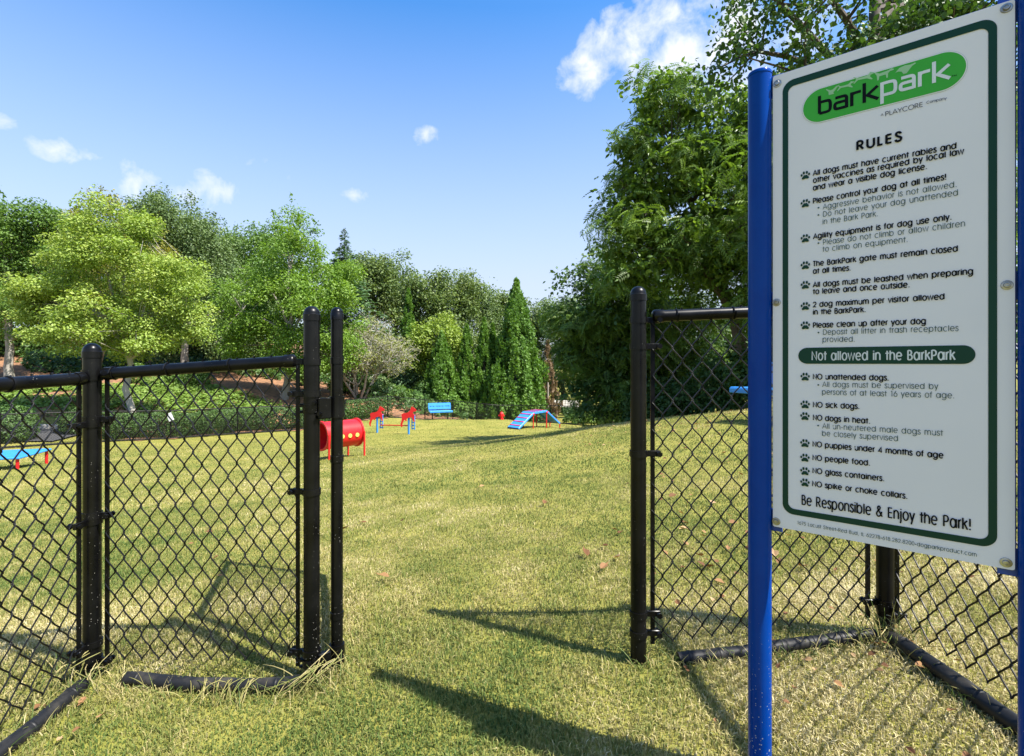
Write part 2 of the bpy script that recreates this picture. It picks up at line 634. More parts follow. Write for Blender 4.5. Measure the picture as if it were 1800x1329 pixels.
def grid_sheet(name, xs, ys, mat, dz=0.0, mask=None, kind='structure'):
    X, Y = np.meshgrid(xs, ys)
    Z = _gf(X, Y) + dz
    near = np.clip(1 - np.hypot(X, Y) / 60, 0, 1)
    Z = Z + near * .02 * (vnoise(X * 1.3, Y * 1.3, 3) - .5)
    V = np.stack([X, Y, Z], -1).reshape(-1, 3)
    ny, nx = X.shape
    i = (np.arange(ny - 1)[:, None] * nx + np.arange(nx - 1)[None]).ravel()
    if mask is not None:
        mx, my = (X[:-1, :-1] + X[1:, 1:]) / 2, (Y[:-1, :-1] + Y[1:, 1:]) / 2
        i = i[mask(mx, my).ravel()]
    q = np.stack([i, i + 1, i + nx + 1, i + nx], -1)
    me = np_mesh(name, V, q.ravel(), np.arange(len(q)) * 4, np.full(len(q), 4), True)
    me.materials.append(mat)
    o = link(bpy.data.objects.new(name, me))
    o['kind'] = kind
    return o


def gz(x, y):
    """height of the built lawn sheet (with its small bumps)"""
    x, y = np.asarray(x, float), np.asarray(y, float)
    near = np.clip(1 - np.hypot(x, y) / 60, 0, 1)
    return _gf(x, y) + near * .02 * (vnoise(x * 1.3, y * 1.3, 3) - .5)


def spaced(a, b, n, p):
    t = np.linspace(-1, 1, n)
    return (a + b) / 2 + (b - a) / 2 * np.sign(t) * np.abs(t) ** p


xs = np.concatenate([-np.geomspace(260, 6.2, 45), np.linspace(-6, 6, 100), np.geomspace(6.2, 260, 45)])
ys = np.concatenate([-np.geomspace(60, 1.2, 14), np.linspace(-1, 8, 80), np.geomspace(8.2, 420, 110)])
lawn = grid_sheet('lawn', xs, ys, LAWN)
tag(lawn, 'sloping lawn of mixed green and straw coloured short grass', 'lawn')


def far_fence_y(x):
    """line of the far boundary fence in plan"""
    return np.interp(x, [-30, -17.7, -14.4, -10.3, -5.1, -3.7, -2.31, -.88, 2.61, 4.62, 7.13, 40], [10, 17.7, 21.6, 24.5, 30, 32, 33.5, 34.5, 34.5, 33, 31, 20])


# pine-straw bank beyond the fence, road and kerb at the left
bank = grid_sheet('mulch_bank', np.linspace(-60, -3.5, 70), np.linspace(16, 70, 60), STRAW, .03,
                  lambda x, y: (y > far_fence_y(x) + .25) & ~((x < -15.9) & (y < 22.6)))
tag(bank, 'orange pine straw covering the bank beyond the fence', 'mulch bank')


def strip(name, pts, w, mat, dz, thick=0.0):
    """a ribbon along pts lying on the ground"""
    mb = MB()
    pts = [Vector((p[0], p[1], 0)) for p in pts]
    V = []
    for i, p in enumerate(pts):
        t = (pts[min(i + 1, len(pts) - 1)] - pts[max(i - 1, 0)]).normalized()
        n = Vector((-t.y, t.x, 0))
        for s in (-.5, .5):
            q = p + n * w * s
            V.append((q.x, q.y, ground(q.x, q.y) + dz))
    m = len(pts)
    Fc = [(2 * i, 2 * i + 2, 2 * i + 3, 2 * i + 1) for i in range(m - 1)]
    if thick:
        V2 = [(a, b, c - thick) for a, b, c in V]
        k = len(V)
        V = V + V2
        Fc += [(2 * i, 2 * i + k, 2 * i + 2 + k, 2 * i + 2) for i in range(m - 1)] + [(2 * i + 1, 2 * i + 3, 2 * i + 3 + k, 2 * i + 1 + k) for i in range(m - 1)]
    return mb.add(V, Fc).build(name, mat)


rp = [(-17.5 - k * 1.2, 20.35 - .02 * k * k - k * .12) for k in range(22)]
tag(strip('road', rp, 2.0, ASPHALT, .05), 'dark strip of asphalt road beyond the fence', 'road', kind='structure')
tag(strip('kerb', [(x, y + 1.1) for x, y in rp], .2, CONCRETE, .18, .25), 'pale concrete kerb along the asphalt road', 'kerb', kind='structure')

# ------------------------------------------------------------------ chain-link parts
UP = Vector((0, 0, 1))


def pipe(mb, a, b, r, sides=18):
    return mb.cyl(a, b, r, sides)


def post_parts(root, x, y, zb, zt, r, mat=VINYL, sides=24, name='post'):
    mb = MB()
    org = root.location
    mb.lathe((x, y, 0), [(r, zb - .25), (r, zt - .030)], sides)
    p = mb.build(name, mat, root, org, True)
    cb = MB()
    rc = r * 1.09
    prof = [(rc, -.047), (rc, -.026), (r * 1.02, -.024)]
    prof += [(r * 1.02 * math.cos(a), -.024 + r * 1.0 * math.sin(a)) for a in np.linspace(.05, math.pi / 2 - .02, 9)]
    cb.lathe((x, y, zt - .002), prof + [(0, -.024 + r)], sides)
    cb.build('cap', mat, p, org, True)
    return p


def ring_band(mb, x, y, z, r, d, tab=.045, h=.020, side_off=0.0):
    """steel band round a post with a bolted tab in direction d (unit Vector, horizontal)"""
    ro = r + .0035
    mb.lathe((x, y, z - h / 2), [(r * .98, 0), (ro, 0), (ro, h), (r * .98, h)], 24)
    M = Matrix(((d.x, -d.y, 0), (d.y, d.x, 0), (0, 0, 1)))
    c = Vector((x, y, z)) + d * (r + tab / 2 - .004)
    mb.box(c, (tab, .011, h), M, .002)
    b = Vector((x, y, z)) + d * (r + tab - .012)
    nrm = Vector((-d.y, d.x, 0))
    mb.cyl(b - nrm * .016, b + nrm * .016, .0055, 8)
    mb.cyl(b - nrm * .022, b - nrm * .014, .0095, 6)
    mb.cyl(b + nrm * .013, b + nrm * .019, .0085, 6)


def chain_mesh(mb, a, b, zb0, zb1, zt0, zt1, w, h, r, sides=5, jit=0.0, seed=0, over=0.0):
    """woven chain-link fabric between plan points a and b; zb/zt bottom and top heights at each end"""
    rg = np.random.default_rng(seed)
    a, b = np.array(a, float), np.array(b, float)
    L = np.linalg.norm(b - a)
    u = (b - a) / L
    nrm = np.array([-u[1], u[0], 0.0])
    nw = int(L / (w / 2))
    ww = L / nw * 2
    H = ((zt0 - zb0) + (zt1 - zb1)) / 2 + over
    nk = int(round(H / (h / 2)))
    hh = H / nk
    ph = rg.uniform(0, 6.28, 4)
    for i in range(nw):
        S, T, D = [], [], []
        x0, x1 = i * ww / 2, (i + 1) * ww / 2
        for k in range(nk):
            ra, rb = (k + i) % 2, (k + 1 + i) % 2
            sa, sb = (x1 if ra else x0), (x1 if rb else x0)
            dep = r * .95 if k % 2 == 0 else -r * .95
            if k == 0:
                S.append(sa); T.append(0); D.append(0)
            for f, g, e in ((.1, .1, 1), (.9, .9, 1)) if sides == 3 else ((.10, .03, .8), (.24, .17, 1), (.5, .5, 1), (.76, .83, 1), (.90, .97, .8)):
                S.append(sa + (sb - sa) * g); T.append((k + f) * hh); D.append(dep * e)
            ov = r * 1.0 * (1 if rb else -1)
            S.append(sb + ov); T.append((k + 1) * hh); D.append(0)
        S, T, D = np.array(S), np.array(T), np.array(D)
        if jit:
            S = S + jit * (np.sin(T * 9 + ph[0] + S * 7) + .6 * np.sin(T * 21 + ph[1] + S * 4)) + rg.normal(0, jit * .35, len(S))
            D = D + jit * 1.5 * np.sin(T * 6 + S * 5 + ph[2])
        f = np.clip(S / L, 0, 1)
        z = zb0 + (zb1 - zb0) * f + T * (((zt0 - zb0) * (1 - f) + (zt1 - zb1) * f + over) / H)
        Pp = np.concatenate([a + u * S[:, None], np.zeros((len(S), 1))], 1) + nrm * D[:, None]
        Pp[:, 2] = z
        mb.tube(Pp, r, sides, nrm, False)
    return mb


def tension_bar(mb, x, y, z0, z1, d, wd=.016):
    M = Matrix(((d.x, -d.y, 0), (d.y, d.x, 0), (0, 0, 1)))
    mb.box((x, y, (z0 + z1) / 2), (wd, .006, z1 - z0), M)


def rail_tie(mb, c, axis, r):
    """wire tie wrapped round a rail"""
    ax = Vector(axis).normalized()
    a1 = ax.cross(UP).normalized()
    a2 = a1.cross(ax)
    pts = [Vector(c) + (a1 * math.cos(t) + a2 * math.sin(t)) * (r + .002) + ax * (.006 * t / 6.3) for t in np.linspace(0, 6.5, 15)]
    mb.tube(pts, .0026, 5)


def end_cup(mb, p, d, r):
    """rail end cup: p centre, d direction away from the rail end toward the post"""
    mb.lathe(Vector(p) - Vector(d) * .03, [(r * 1.12, 0), (r * 1.12, .028), (r * .9, .034), (r * .45, .037)], 18, d)


def gnarled_edging(mb, pts, r, sides=14):
    """fat black edging pipe lying on the ground"""
    mb.tube(pts, r, sides)
    for k in range(1, len(pts) - 1, 3):
        t = (Vector(pts[k + 1]) - Vector(pts[k - 1])).normalized()
        mb.lathe(Vector(pts[k]) - t * .004, [(r * 1.0, 0), (r * 1.06, .002), (r * 1.06, .007), (r * 1.0, .009)], sides, t)


A_, B_, D_, F_ = (-1.394, 1.70), (-.665, 1.70), (.4195, 1.70), (1.239, 1.70)
R_P = .0257
ZA, ZB, ZD, ZF = EYE + 34 / 900 * 1.7, EYE + 99 / 900 * 1.7, EYE + 134 / 900 * 1.7, EYE + 165 / 900 * 1.7
DX, DY = Vector((1, 0, 0)), Vector((0, 1, 0))


def y2z(py, Z=1.70):
    return EYE - (py - HY) / F * Z


def fence_front_left():
    root = empty('chain_link_fence', (-1.03, 1.70, -.05),
                 'black chain link fence section between two domed posts, left of the open gateway', 'fence')
    o = root.location
    pa = post_parts(root, *A_, ground(*A_), ZA, R_P)
    pb = post_parts(root, *B_, ground(*B_), ZB, R_P)
    rr = .0195
    za, zb = y2z(657), y2z(634.5)
    mb = MB()
    p0, p1 = Vector((A_[0] + .042, 1.70, za)), Vector((B_[0] - .058, 1.70, zb))
    pipe(mb, p0, p1, rr, 20)
    d = (p1 - p0).normalized()
    end_cup(mb, p0, -d, rr)
    end_cup(mb, p1, d, rr)
    for f in (.045, .33, .66):
        rail_tie(mb, p0.lerp(p1, f), d, rr)
    mb.build('top_rail', VINYL, root, o, True)
    for z in [za + .003] + [y2z(py) for py in (737, 905, 1160)]:
        mb = MB()
        ring_band(mb, *A_, z, R_P, DX, .042)
        mb.build('band', VINYL, pa, o, True)
    for z in [y2z(py) for py in (636, 692, 864, 1145)]:
        mb = MB()
        ring_band(mb, *B_, z, R_P, -DX, .052)
        mb.build('band', VINYL, pb, o, True)
    for x, zt in ((A_[0] + .050, za - .01), (B_[0] - .046, zb - .01)):
        mb = MB()
        tension_bar(mb, x, 1.70, ground(x, 1.7) + .055, zt, DX, .0125)
        mb.build('tension_bar', VINYL, root, o)
    mb = MB()
    chain_mesh(mb, (A_[0] + .050, 1.697), (B_[0] - .046, 1.697), ground(-1.34, 1.7) + .06, ground(-.7, 1.7) + .075, za + .024, zb + .024,
               .0555, .085, .0023, 6, .0011, 1)
    mb.build('wire_mesh', WIRE, root, o, True)
    mb = MB()
    n = 16
    pts = [Vector((-1.262 + k / (n - 1) * .57, 1.672 + .002 * math.sin(k * .9), ground(-1.26 + k / (n - 1) * .57, 1.67) + .020 + .001 * math.sin(k * 1.7))) for k in range(n)]
    gnarled_edging(mb, pts, .0215)
    mb.build('bottom_pipe', RUBBER, root, o, True)


def fence_side(side):
    """return fence running from a corner post back past the camera"""
    if side < 0:
        x, lab = -1.394, 'black chain link fence run coming toward the viewer from the corner post at the left'
        zr0, zr1, yr1 = y2z(664), EYE - 39 / 900 * 1.4, 1.4
        ye = .15
    else:
        x, lab = 1.239, 'black chain link fence run behind the rules sign with edging pipe at its foot'
        zr0, zr1, yr1 = y2z(548), EYE + .17, 1.2
        ye = .15
    root = empty('chain_link_fence', (x, .9, ground(x, .9)), lab, 'fence')
    o = root.location
    slope = (zr1 - zr0) / (1.70 - yr1)
    zend = zr0 + slope * (1.70 - ye)
    rr = .0195
    mb = MB()
    p0, p1 = Vector((x, 1.70 - .04, zr0 + slope * .04)), Vector((x, ye, zend))
    pipe(mb, p0, p1, rr, 20)
    d = (p1 - p0).normalized()
    end_cup(mb, p0, -d, rr)
    for f in (.16, .5, .8):
        rail_tie(mb, p0.lerp(p1, f), d, rr)
    mb.build('top_rail', VINYL, root, o, True)
    mb = MB()
    zb = lambda y: ground(x, y) + .06
    tension_bar(mb, x, 1.648, zb(1.65), zr0 - .01, DY, .014)
    mb.build('tension_bar', VINYL, root, o)
    for z in [zr0 + .001] + [y2z(py) for py in ((745, 915, 1130) if side < 0 else (700, 900, 1065))]:
        mb = MB()
        ring_band(mb, x, 1.70, z, R_P + .0004, -DY, .05)
        mb.build('band', VINYL, root, o, True)
    mb = MB()
    chain_mesh(mb, (x, 1.645), (x, ye), zb(1.645), zb(ye), zr0 + .022, zend + .022, .062, .083, .0024, 6, .0024, 5 if side < 0 else 9)
    mb.build('wire_mesh', WIRE, root, o, True)
    mb = MB()
    n = 34
    yy = [1.63 - k / (n - 1) * (1.63 - ye) for k in range(n)]
    off = .028 if side < 0 else -.03
    pts = [Vector((x + off + .003 * math.sin(k * .6), y, ground(x, y) + .019 + .0015 * math.sin(k * 1.3))) for k, y in enumerate(yy)]
    gnarled_edging(mb, pts, .0225)
    mb.build('bottom_pipe', RUBBER, root, o, True)
    # end post behind the viewer
    post_parts(root, x, ye, ground(x, ye), zend + .08, R_P)


def fence_front_right():
    root = empty('chain_link_fence', (.83, 1.70, .03),
                 'black chain link fence section between the tall domed gatepost and the rules sign', 'fence')
    o = root.location
    pd = post_parts(root, *D_, ground(*D_), ZD, R_P)
    pf = post_parts(root, *F_, ground(*F_), ZF, R_P)
    rr = .0195
    za, zb = y2z(556), y2z(540)
    mb = MB()
    p0, p1 = Vector((D_[0] + .052, 1.70, za)), Vector((F_[0] - .05, 1.70, zb))
    pipe(mb, p0, p1, rr, 20)
    d = (p1 - p0).normalized()
    end_cup(mb, p0, -d, rr)
    end_cup(mb, p1, d, rr)
    for f in (.1, .36, .68):
        rail_tie(mb, p0.lerp(p1, f), d, rr)
    mb.build('top_rail', VINYL, root, o, True)
    for z in [y2z(py) for py in (563, 609, 797, 1078, 1112)]:
        mb = MB()
        ring_band(mb, *D_, z, R_P, DX, .052)
        mb.build('band', VINYL, pd, o, True)
    for z in [zb] + [y2z(py) for py in (650, 860, 1058)]:
        mb = MB()
        ring_band(mb, *F_, z, R_P, -DX, .05)
        mb.build('band', VINYL, pf, o, True)
    for x, zt in ((D_[0] + .047, za - .01), (F_[0] - .058, zb - .01)):
        mb = MB()
        tension_bar(mb, x, 1.70, ground(x, 1.7) + .06, zt, DX, .014)
        mb.build('tension_bar', VINYL, root, o)
    mb = MB()
    chain_mesh(mb, (D_[0] + .047, 1.697), (F_[0] - .058, 1.697), ground(.47, 1.7) + .06, ground(1.2, 1.7) + .06, za + .024, zb + .024,
               .064, .085, .0023, 6, .0011, 3)
    mb.build('wire_mesh', WIRE, root, o, True)
    mb = MB()
    n = 20
    pts = [Vector((.545 + k / (n - 1) * .64, 1.672 + .002 * math.sin(k * .8), ground(.545 + k / (n - 1) * .64, 1.67) + .016 + .001 * math.sin(k * 1.7))) for k in range(n)]
    gnarled_edging(mb, pts, .0205)
    mb.build('bottom_pipe', RUBBER, root, o, True)


def gate():
    c0, c1 = Vector((-.5985, 1.75, 0)), Vector((-.896, 2.615, 0))
    root = empty('chain_link_gate', (c0.x, c0.y, ground(c0.x, c0.y)),
                 'open black chain link gate seen edge on, hung on brackets beside its gatepost', 'gate')
    o = root.location
    r = .0200
    d = (c1 - c0).normalized()
    zb0, zt = -.005, EYE + 100 / 900 * 1.75
    zb1 = zb0 + .01
    st = post_parts(root, c0.x, c0.y, zb0 + .25, zt, r, name='hinge_stile')
    for py in (634, 806, 1080):   # pipe couplings
        mb = MB()
        mb.lathe((c0.x, c0.y, y2z(py, 1.75) - .012), [(r * .99, 0), (r * 1.12, .001), (r * 1.12, .023), (r * .99, .024)], 22)
        mb.build('collar', VINYL, st, o, True)
    zr = zt - .075
    mb = MB()
    mb.cyl(c0 + UP * zr + d * .015, c1 + UP * zr, r * .85, 16)
    mb.build('top_rail', VINYL, root, o, True)
    mb = MB()
    mb.cyl(c0 + UP * (zb0 + .06) + d * .015, c1 + UP * (zb0 + .06), r * .85, 16)
    mb.build('bottom_rail', VINYL, root, o, True)
    mb = MB()
    mb.cyl(c1 + UP * (zb0 + .03), c1 + UP * (zr + .06), r, 18)
    mb.build('latch_stile', VINYL, root, o, True)
    mb = MB()
    e0, e1 = c0 + d * .035, c1 - d * .035
    chain_mesh(mb, (e0.x - .008, e0.y), (e1.x - .008, e1.y), zb0 + .05, zb1 + .05, zr + .02, zr + .02, .06, .085, .0026, 5, .002, 13)
    mb.build('wire_mesh', FARWIRE, root, o, True)
    # upper hinge: clamp round the stile and a strap with bolts to the gatepost; lower one a heavier socket
    for pyc, hh, nm in ((716, .070, 'hinge'), (1153, .062, 'hinge')):
        mb = MB()
        z = y2z(pyc, 1.73)
        mb.lathe((c0.x, c0.y, z - hh / 2), [(r * .99, 0), (r * 1.28, 0), (r * 1.28, hh), (r * .99, hh)], 22)
        mid = Vector(((c0.x + B_[0]) / 2 - .004, 1.724, z))
        vec = Vector((c0.x - B_[0], .05, 0)).normalized()
        M = Matrix(((vec.x, -vec.y, 0), (vec.y, vec.x, 0), (0, 0, 1)))
        mb.box(mid + Vector((.012, -.024, 0)), (.042, .020, hh), M, .003)
        mb.lathe((B_[0], B_[1], z - .013), [(R_P * .99, 0), (R_P * 1.14, 0), (R_P * 1.14, .026), (R_P * .99, .026)], 24)
        fr = Vector((0, -1, 0))
        for dx, dz_, rr in ((-.012, .018, .009), (.004, -.018, .009), (-.03, .004, .0075)):
            p = mid + Vector((dx, -.030, dz_))
            mb.cyl(p, p + fr * .016, rr, 6)
            mb.cyl(p + fr * .014, p + fr * .024, rr * .6, 8)
        mb.box(mid + Vector((-.042, -.032, .010)), (.05, .016, .012), None, .003)
        mb.box(mid + Vector((-.042, -.032, -.012)), (.05, .014, .009), None, .003)
        mb.build(nm, VINYL, root, o, True)


fence_front_left()
fence_side(-1)
fence_front_right()
fence_side(1)
gate()


def far_fence():
    pts = [(-22, 13.6, None), (-17.7, 17.7, None), (-14.4, 21.6, None), (-10.3, 24.5, None), (-5.1, 30, None), (-3.7, 32, None), (-2.31, 33.5, None),
           (-.88, 34.5, None), (2.61, 34.5, None), (4.62, 33, None), (7.13, 31, None), (11, 27.5, None)]
    pts = [Vector((x, y, ground(x, y))) for x, y, _ in pts]
    root = empty('boundary_fence', pts[4], 'long low black chain link fence around the far end of the lawn', 'fence')
    o = root.location
    H = 1.22
    allp = []
    for a, b in zip(pts, pts[1:]):
        n = max(1, round((b - a).length / 2.7))
        for k in range(n):
            q = a.lerp(b, k / n)
            allp.append(Vector((q.x, q.y, ground(q.x, q.y))))
    allp.append(pts[-1])
    for p in allp:
        mb = MB()
        mb.lathe(p - UP * .2, [(.03, 0), (.03, H + .2), (.02, H + .235), (0, H + .245)], 8)
        mb.build('post', VINYL, root, o, True)
    mb = MB()
    mb.tube([p + UP * (H - .02) for p in allp], .022, 8)
    mb.build('top_rail', VINYL, root, o, True)
    mb = MB()
    for k, (a, b) in enumerate(zip(allp, allp[1:])):
        chain_mesh(mb, (a.x, a.y), (b.x, b.y), a.z + .05, b.z + .05, a.z + H - .03, b.z + H - .03, .09, .09, .0036, 3, 0, k)
    mb.build('wire_mesh', FARWIRE, root, o)
    mb = MB()
    mb.tube([p + UP * .05 for p in allp], .035, 6)
    mb.build('bottom_pipe', RUBBER, root, o, True)


far_fence()


def fence_tag():
    c = P(299, 733, 21.5)
    root = empty('notice_plate', c, 'small white plate hanging tilted on the far fence in front of the hedge', 'sign')
    mb = MB()
    M = Matrix.Rotation(math.radians(-22), 3, 'Y')
    mb.box((0, 0, 0), (.22, .012, .34), M, .004)
    mb.build('plate', WHITE_TAG, root)
    for s in (-1, 1):
        mb = MB()
        mb.tube([Vector((s * .07, -.008, .13)), Vector((s * .07 - .05, .03, .2))], .006, 5)
        mb.build('wire_tie', FARWIRE, root)


fence_tag()

# ------------------------------------------------------------------ rules sign
SG_O = Vector((.5819, 1.141, .6357))                 # lower left corner of the white panel
SG_U = Vector((.2993, -.2438, 0)).normalized()
SG_N = Vector((SG_U.y, -SG_U.x, 0))                  # faces the viewer
SG_W, SG_H = .386, 1.0
SG_M = Matrix(((SG_U.x, 0, SG_N.x, SG_O.x), (SG_U.y, 0, SG_N.y, SG_O.y), (0, 1, 0, SG_O.z), (0, 0, 0, 1)))   # (u, v, out) -> world


def uv(x, y):
    """where a mark measured on the photo lies on the panel, in metres from its lower left corner"""
    t = (x - 1359) / 425.0
    h1, h2 = 788.8, 1003.2
    s = t * h2 / ((1 - t) * h1 + t * h2)
    top = 135.6 - 134.3 * t
    return s * SG_W, (1 - (y - top) / (h1 + (h2 - h1) * t)) * SG_H


def z1(x, y): return uv(1340 + x / 3.909, y / 3.909)
def z2(x, y): return uv(1340 + x / 3.909, 280 + y / 3.909)
def z3(x, y): return uv(1340 + x / 3.0196, 580 + y / 3.0196)


def arc(cx, cy, rx, ry, a0, a1, n=14, sq=1.0):
    out = []
    for k in range(n + 1):
        a = math.radians(a0 + (a1 - a0) * k / n)
        c, s = math.cos(a), math.sin(a)
        if sq != 1.0:
            c = math.copysign(abs(c) ** sq, c)
            s = math.copysign(abs(s) ** sq, s)
        out.append((cx + rx * c, cy + ry * s))
    return out


def spl(p, n=5):
    out = []
    for i in range(len(p) - 1):
        a, b, c, d = p[max(i - 1, 0)], p[i], p[i + 1], p[min(i + 2, len(p) - 1)]
        for k in range(n):
            t = k / n
            out.append(tuple(.5 * (2 * b[j] + (c[j] - a[j]) * t + (2 * a[j] - 5 * b[j] + 4 * c[j] - d[j]) * t * t + (3 * b[j] - a[j] - 3 * c[j] + d[j]) * t ** 3) for j in (0, 1)))
    return out + [p[-1]]


def _glyphs():
    g = {}
    cir = lambda cx: arc(cx, .26, .238, .26, 0, 360, 24)
    S = [(.33, .41), (.28, .495), (.19, .52), (.10, .49), (.07, .40), (.12, .315), (.21, .265), (.31, .21), (.345, .125), (.29, .025), (.19, 0), (.08, .03), (.04, .12)]
    g['a'] = (.66, [arc(.295, .26, .225, .26, 0, 360, 24), [(.565, .53), (.565, 0)]])
    g['b'] = (.66, [cir(.33), [(.07, .72), (.07, 0)]])
    g['c'] = (.57, [arc(.30, .26, .24, .26, 48, 312)])
    g['d'] = (.66, [cir(.30), [(.56, .72), (.56, 0)]])
    g['e'] = (.62, [arc(.31, .26, .24, .26, 4, 318), [(.07, .265), (.55, .265)]])
    g['f'] = (.32, [[(.14, 0), (.14, .56)] + arc(.28, .57, .14, .15, 180, 85, 6), [(.0, .47), (.30, .47)]])
    g['g'] = (.66, [cir(.30), [(.56, .52), (.56, .03)] + arc(.30, .02, .26, .23, 0, -150, 10)])
    arch = lambda x0, w, y=.30: [(x0, .0), (x0, y)] + arc(x0 + w / 2, y, w / 2, .22, 180, 0, 10) + [(x0 + w, 0)]
    g['h'] = (.57, [[(.07, .72), (.07, 0)], arch(.07, .42)])
    g['i'] = (.17, [[(.085, .52), (.085, 0)], [(.085, .64), (.085, .73)]])
    g['j'] = (.20, [[(.11, .52), (.11, -.1), (.07, -.19), (.0, -.2)], [(.11, .64), (.11, .73)]])
    g['k'] = (.49, [[(.07, .72), (.07, 0)], [(.43, .52), (.09, .25)], [(.2, .33), (.46, 0)]])
    g['l'] = (.17, [[(.085, .72), (.085, 0)]])
    g['m'] = (.87, [[(.07, .52), (.07, 0)], arch(.07, .36), arch(.43, .36)])
    g['n'] = (.57, [[(.07, .52), (.07, 0)], arch(.07, .42)])
    g['o'] = (.62, [cir(.315)])
    g['p'] = (.66, [cir(.33), [(.07, .52), (.07, -.2)]])
    g['q'] = (.66, [cir(.30), [(.56, .52), (.56, -.2)]])
    g['r'] = (.30, [[(.07, .52), (.07, 0)], [(.07, .28)] + arc(.25, .30, .18, .21, 170, 80, 7)])
    g['s'] = (.39, [spl(S)])
    g['t'] = (.34, [[(.17, .70), (.17, 0)], [(.0, .47), (.34, .47)]])
    g['u'] = (.57, [[(.07, .52), (.07, .21)] + arc(.28, .22, .21, .22, 180, 360, 10) + [(.49, .52)], [(.49, .22), (.49, 0)]])
    g['v'] = (.49, [[(.03, .52), (.245, 0), (.46, .52)]])
    g['w'] = (.75, [[(.03, .52), (.20, 0), (.375, .52), (.55, 0), (.72, .52)]])
    g['x'] = (.46, [[(.03, .52), (.43, 0)], [(.43, .52), (.03, 0)]])
    g['y'] = (.49, [[(.03, .52), (.25, .02)], [(.46, .52), (.16, -.2)]])
    g['A'] = (.68, [[(.03, 0), (.34, .72), (.65, 0)], [(.14, .23), (.54, .23)]])
    bowl = lambda y0, y1, x: [(.08, y0), (x, y0)] + arc(x, (y0 + y1) / 2, (y0 - y1) / 2, (y0 - y1) / 2, 90, -90, 10) + [(.08, y1)]
    g['B'] = (.54, [[(.08, .72), (.08, 0)], bowl(.71, .38, .24), bowl(.38, .01, .28)])
    g['C'] = (.74, [arc(.40, .36, .35, .36, 45, 315, 20)])
    g['D'] = (.68, [[(.08, .72), (.08, 0)], [(.08, .71), (.24, .71)] + arc(.24, .36, .37, .35, 90, -90, 14) + [(.08, .01)]])
    g['E'] = (.50, [[(.08, .72), (.08, 0)], [(.08, .69), (.44, .69)], [(.08, .37), (.42, .37)], [(.08, .03), (.44, .03)]])
    g['I'] = (.20, [[(.10, .72), (.10, 0)]])
    g['L'] = (.42, [[(.08, .72), (.08, .03), (.38, .03)]])
    g['M'] = (.85, [[(.08, 0), (.13, .72), (.42, .1), (.71, .72), (.77, 0)]])
    g['N'] = (.66, [[(.08, 0), (.08, .70), (.57, .02), (.57, .72)]])
    g['O'] = (.80, [arc(.40, .36, .35, .36, 0, 360, 28)])
    g['P'] = (.54, [[(.08, .72), (.08, 0)], bowl(.71, .32, .27)])
    g['R'] = (.58, [[(.08, .72), (.08, 0)], bowl(.71, .34, .27), [(.26, .34), (.50, 0)]])
    g['S'] = (.50, [spl([(x * 1.25 + .01, y * 1.385) for x, y in S])])
    g['T'] = (.46, [[(.23, .70), (.23, 0)], [(.03, .69), (.43, .69)]])
    g['U'] = (.64, [[(.08, .72), (.08, .24)] + arc(.32, .24, .24, .24, 180, 360, 12) + [(.56, .72)]])
    g['Y'] = (.60, [[(.03, .72), (.30, .33), (.57, .72)], [(.30, .33), (.30, 0)]])
    g['0'] = (.55, [arc(.275, .36, .22, .36, 0, 360, 20)])
    g['1'] = (.40, [[(.10, .64), (.24, .71), (.24, 0)]])
    g['2'] = (.55, [arc(.27, .49, .21, .22, 170, -20, 12) + [(.06, .03), (.50, .03)]])
    g['4'] = (.57, [[(.42, 0), (.42, .70), (.05, .17), (.54, .17)]])
    g['5'] = (.55, [[(.46, .69), (.17, .69), (.11, .38)] + arc(.25, .23, .23, .23, 110, -150, 14)])
    g['6'] = (.55, [arc(.275, .23, .22, .23, 0, 360, 20), [(.10, .36), (.34, .72)]])
    g['7'] = (.50, [[(.05, .69), (.46, .69), (.18, 0)]])
    g['8'] = (.55, [arc(.275, .54, .17, .17, 0, 360, 18), arc(.275, .19, .21, .19, 0, 360, 18)])
    g['.'] = (.24, [[(.12, -.005), (.12, .085)]])
    g[','] = (.24, [[(.13, .08), (.09, -.10)]])
    g['!'] = (.26, [[(.13, .72), (.13, .22)], [(.13, -.005), (.13, .085)]])
    g['-'] = (.34, [[(.05, .26), (.29, .26)]])
    g['*'] = (.36, [arc(.18, .27, .06, .06, 0, 360, 8)])
    g['&'] = (.70, [spl([(.62, .0), (.44, .22), (.20, .50), (.19, .64), (.30, .71), (.41, .63), (.37, .50), (.18, .36), (.07, .20), (.13, .04), (.28, 0), (.46, .10), (.58, .34)])])
    g[' '] = (.36, [])
    # squarish letters of the round-ended badge
    q = .62
    g['\x01b'] = (.60, [[(.09, .80), (.09, 0)], [(.09, .50), (.30, .50)] + arc(.36, .25, .15, .25, 90, -90, 12, q) + [(.09, 0)]])
    g['\x01a'] = (.62, [[(.10, .50), (.36, .50)] + arc(.36, .34, .16, .16, 90, 0, 7, q) + [(.52, -.055)], [(.52, .27), (.22, .27)] + arc(.22, .135, .14, .135, 90, 270, 10, q) + [(.52, 0)]])
    g['\x01r'] = (.45, [[(.09, .555), (.09, -.055)], [(.09, .34)] + arc(.30, .34, .21, .16, 180, 90, 7, q) + [(.42, .50)]])
    g['\x01k'] = (.62, [[(.09, .80), (.09, -.055)], [(.56, .53), (.20, .245), (.58, -.03)]])
    g['\x01p'] = (.64, [[(.09, .555), (.09, -.36)], [(.09, .50), (.34, .50)] + arc(.40, .25, .15, .25, 90, -90, 12, q) + [(.09, 0)]])
    return g


GLY = _glyphs()


